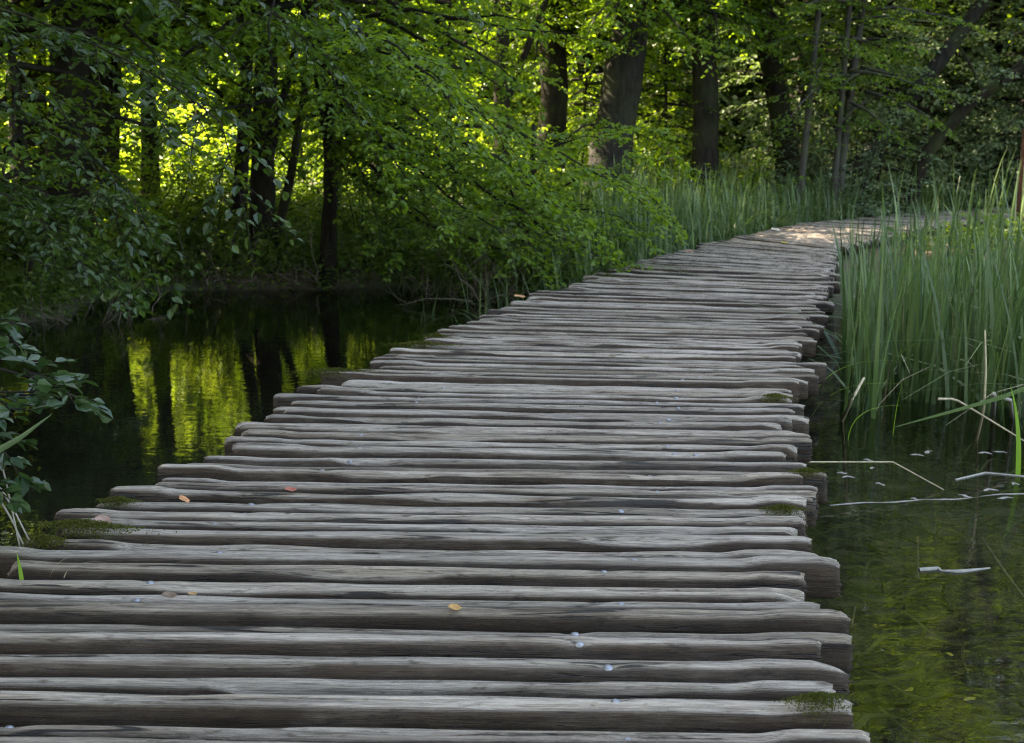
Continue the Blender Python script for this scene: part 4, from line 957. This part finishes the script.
for k, (lab, pts) in enumerate((('leftmost of the pale dry grass stalks drooping onto the left log ends', [(-15, 490, 3.5), (2, 465, 3.5), (8, 490, 3.5), (20, 548, 3.5)]),
                   ('middle one of the pale dry grass stalks drooping onto the left log ends', [(-20, 500, 3.52), (0, 500, 3.52), (12, 520, 3.52), (23, 544, 3.52)]),
                   ('rightmost of the pale dry grass stalks drooping onto the left log ends', [(-20, 480, 3.55), (0, 487, 3.55), (14, 510, 3.55), (29, 540, 3.55)]))):
    stick('dry_grass_stalk', lab, 'grass stalk', [at(*p) for p in pts], [.0035, .0025], 'pale')

# dead twigs on the waterline under the sweeping limbs
def brush(px0, px1, Y, label, seed, n=46):
    r = np.random.default_rng(seed); xm = at((px0 + px1) / 2, 280, Y)[0]; base = np.array([xm, Y, gz(xm, Y)])
    hw = (px1 - px0) / F * Y / 2; B = MB(); Bp = MB()
    for k in range(n):
        p = np.array([r.uniform(-hw, hw), r.uniform(-.35, .5), -.1]); d = unit(np.array([r.normal(0, .55), r.normal(-.35, .4), r.uniform(.15, 1.1)])); ln = r.uniform(.3, 1.0)
        u = np.linspace(0, 1, 6)[:, None]; P = p + u * ln * d - u ** 2 * ln * np.array([0, 0, r.uniform(0, .7)]) + r.normal(0, .015, (6, 3))
        tube(B if r.random() < .75 else Bp, P, np.linspace(r.uniform(.006, .014), .002, 6), 4)
        for q in range(2):
            i = r.integers(1, 5); dd = unit(d + r.normal(0, .7, 3)); tube(B, P[i] + np.linspace(0, 1, 4)[:, None] * dd * ln * .4, np.linspace(.005, .0015, 4), 3)
    root = thing('dead_brush', label, 'brushwood', base); link('dark_twigs', B.mesh('dark_twigs', M['twig']), root); link('pale_twigs', Bp.mesh('pale_twigs', M['paletwig']), root)
brush(400, 470, 13.6, 'tangle of dead twigs on the waterline, left part under the sweeping limbs', 1)
brush(470, 560, 12.9, 'tangle of dead twigs on the waterline next to the boardwalk reeds', 2, 60)
brush(20, 130, 11.6, 'tangle of dead twigs along the left bank above the dark water', 3, 60)
brush(180, 330, 14.3, 'low line of dead twigs and roots along the far left waterline', 4, 50)

# weed on the bed of the clear water at the right, and sunken leaves
def weeds():
    r = np.random.default_rng(61); B = MB(); n = 2600
    for k in range(n):
        x, y = r.uniform(.6, 5.5), r.uniform(1.5, 8.5)
        if x < right_edge(y) - .3: continue
        z = WATER - .36 + r.uniform(0, .2); ln = r.uniform(.12, .5); az = r.normal(.15, .5) + (math.pi if r.random() < .5 else 0)
        u = np.linspace(0, 1, 6); d = np.array([math.cos(az), math.sin(az), 0]); sd = np.array([-d[1], d[0], 0])
        P = np.array([x, y, z]) + np.outer(u * ln, d) + np.outer(.05 * np.sin(u * 4 + r.uniform(0, 6)), sd) + np.outer(.03 * np.sin(u * 5 + r.uniform(0, 6)), UP)
        ww = (r.uniform(.006, .03) * np.sin(np.pi * (u * .9 + .08)) * .5)[:, None]; i = np.arange(5)
        B.add(np.concatenate([P - sd * ww, P + sd * ww + UP * .006]), np.stack([i, i + 1, i + 7, i + 6], -1), float(np.clip(r.normal(.45, .28), 0, 1)))
    tag(link('water_weed', B.mesh('water_weed', M['weed'])), 'olive water weed lying on the bed of the clear water right of the boardwalk', kind='stuff')
weeds()
yl = plain_mat('sunken_leaf', (.42, .38, .06), .6, 0, .2, 60)
for k, (px, py) in enumerate([(881, 626), (915, 668), (996, 673), (908, 690), (970, 700), (950, 655)]):
    o = leaf_thing(px, py, WATER - .30, 'yellow leaf sunken among the olive water weed', (.5, .4, .05), r5.uniform(.03, .055), r5.uniform(0, 3), r5.normal(0, .5), 'sunken_leaf', 'leaf', yl); o['group'] = 'sunken yellow leaves'

# red brown post at the right edge
def red_post():
    p = at(1027, 160, 19.0); base = np.array([p[0], 19.0, gz(p[0], 19.0) - .1]); top = at(1027, 128, 19.0)[2] - base[2]
    B = MB(); w = .075
    rows = [(w, 0), (w, top - .02), (w * .8, top), (w * .05, top + .015)]
    V = np.array([[sx * q, sy * q, z] for q, z in rows for sx, sy in ((-1, -1), (1, -1), (1, 1), (-1, 1))]); i = np.arange(3)[:, None] * 4; j = np.arange(4)[None, :]; k = (j + 1) % 4
    B.add(V, np.stack([i + j, i + k, i + 4 + k, i + 4 + j], -1).reshape(-1, 4)); o = link('wooden_post', B.mesh('wooden_post', M['redwood'], False), None, base); tag(o, 'red brown square wooden post at the right edge in the bushes', 'post')
red_post()

# ------------------------------------------------------------------ light
SUN_EL, SUN_AZ = 44.0, -68.0       # azimuth from +Y, negative to the left
az, el = R_(SUN_AZ), R_(SUN_EL)
sd = Vector((math.sin(az) * math.cos(el), math.cos(az) * math.cos(el), math.sin(el)))
sl = bpy.data.lights.new('Sun', 'SUN'); sl.energy = 5.0; sl.angle = R_(0.53); sl.color = (1.0, .95, .86)
so = bpy.data.objects.new('Sun', sl); C.objects.link(so); so.rotation_euler = (-sd).to_track_quat('-Z', 'Y').to_euler(); so.location = (-10, 10, 25)
w = bpy.data.worlds.new('World'); SC.world = w; w.use_nodes = True; nt = w.node_tree; nt.nodes.clear()
sky = nt.nodes.new('ShaderNodeTexSky'); sky.sky_type = 'NISHITA'; sky.sun_disc = False; sky.sun_elevation = el; sky.sun_rotation = az; sky.air_density = 1.0; sky.dust_density = 1.5; sky.ozone_density = 1.0
bg = nt.nodes.new('ShaderNodeBackground'); bg.inputs['Strength'].default_value = 0.15; ow = nt.nodes.new('ShaderNodeOutputWorld')
nt.links.new(sky.outputs[0], bg.inputs['Color']); nt.links.new(bg.outputs[0], ow.inputs['Surface'])

# ------------------------------------------------------------------ camera
cd = bpy.data.cameras.new('Camera'); cam = bpy.data.objects.new('Camera', cd); C.objects.link(cam)
cam.location = (0, 0, CAMZ); cam.rotation_euler = (math.pi / 2 - PITCH, 0, 0)
cd.sensor_width = 36; cd.lens = F / W * 36; cd.clip_start = .05; cd.clip_end = 600
cd.dof.use_dof = True; cd.dof.focus_distance = 3.8; cd.dof.aperture_fstop = 6.3
SC.camera = cam
vs = SC.view_settings; vs.view_transform = 'Standard'; vs.look = 'None'; vs.exposure = 3.08; vs.gamma = 1.0; vs.use_white_balance = True; vs.white_balance_temperature = 8350; vs.white_balance_tint = 13; vs.use_curve_mapping = False
SC.render.engine = 'CYCLES'; cy = SC.cycles
cy.max_bounces = 6; cy.diffuse_bounces = 3; cy.glossy_bounces = 3; cy.transmission_bounces = 4; cy.transparent_max_bounces = 6
cy.caustics_reflective = False; cy.caustics_refractive = False; cy.sample_clamp_indirect = 6.0; cy.sample_clamp_direct = 0.0
cy.pixel_filter_type = 'BLACKMAN_HARRIS'; cy.filter_width = 1.1; cy.use_denoising = True; cy.use_adaptive_sampling = True; cy.adaptive_threshold = .012
cy.denoising_prefilter = 'NONE'; cy.denoising_input_passes = 'RGB_ALBEDO_NORMAL'
try: cy.denoiser = 'OPENIMAGEDENOISE'
except Exception: pass
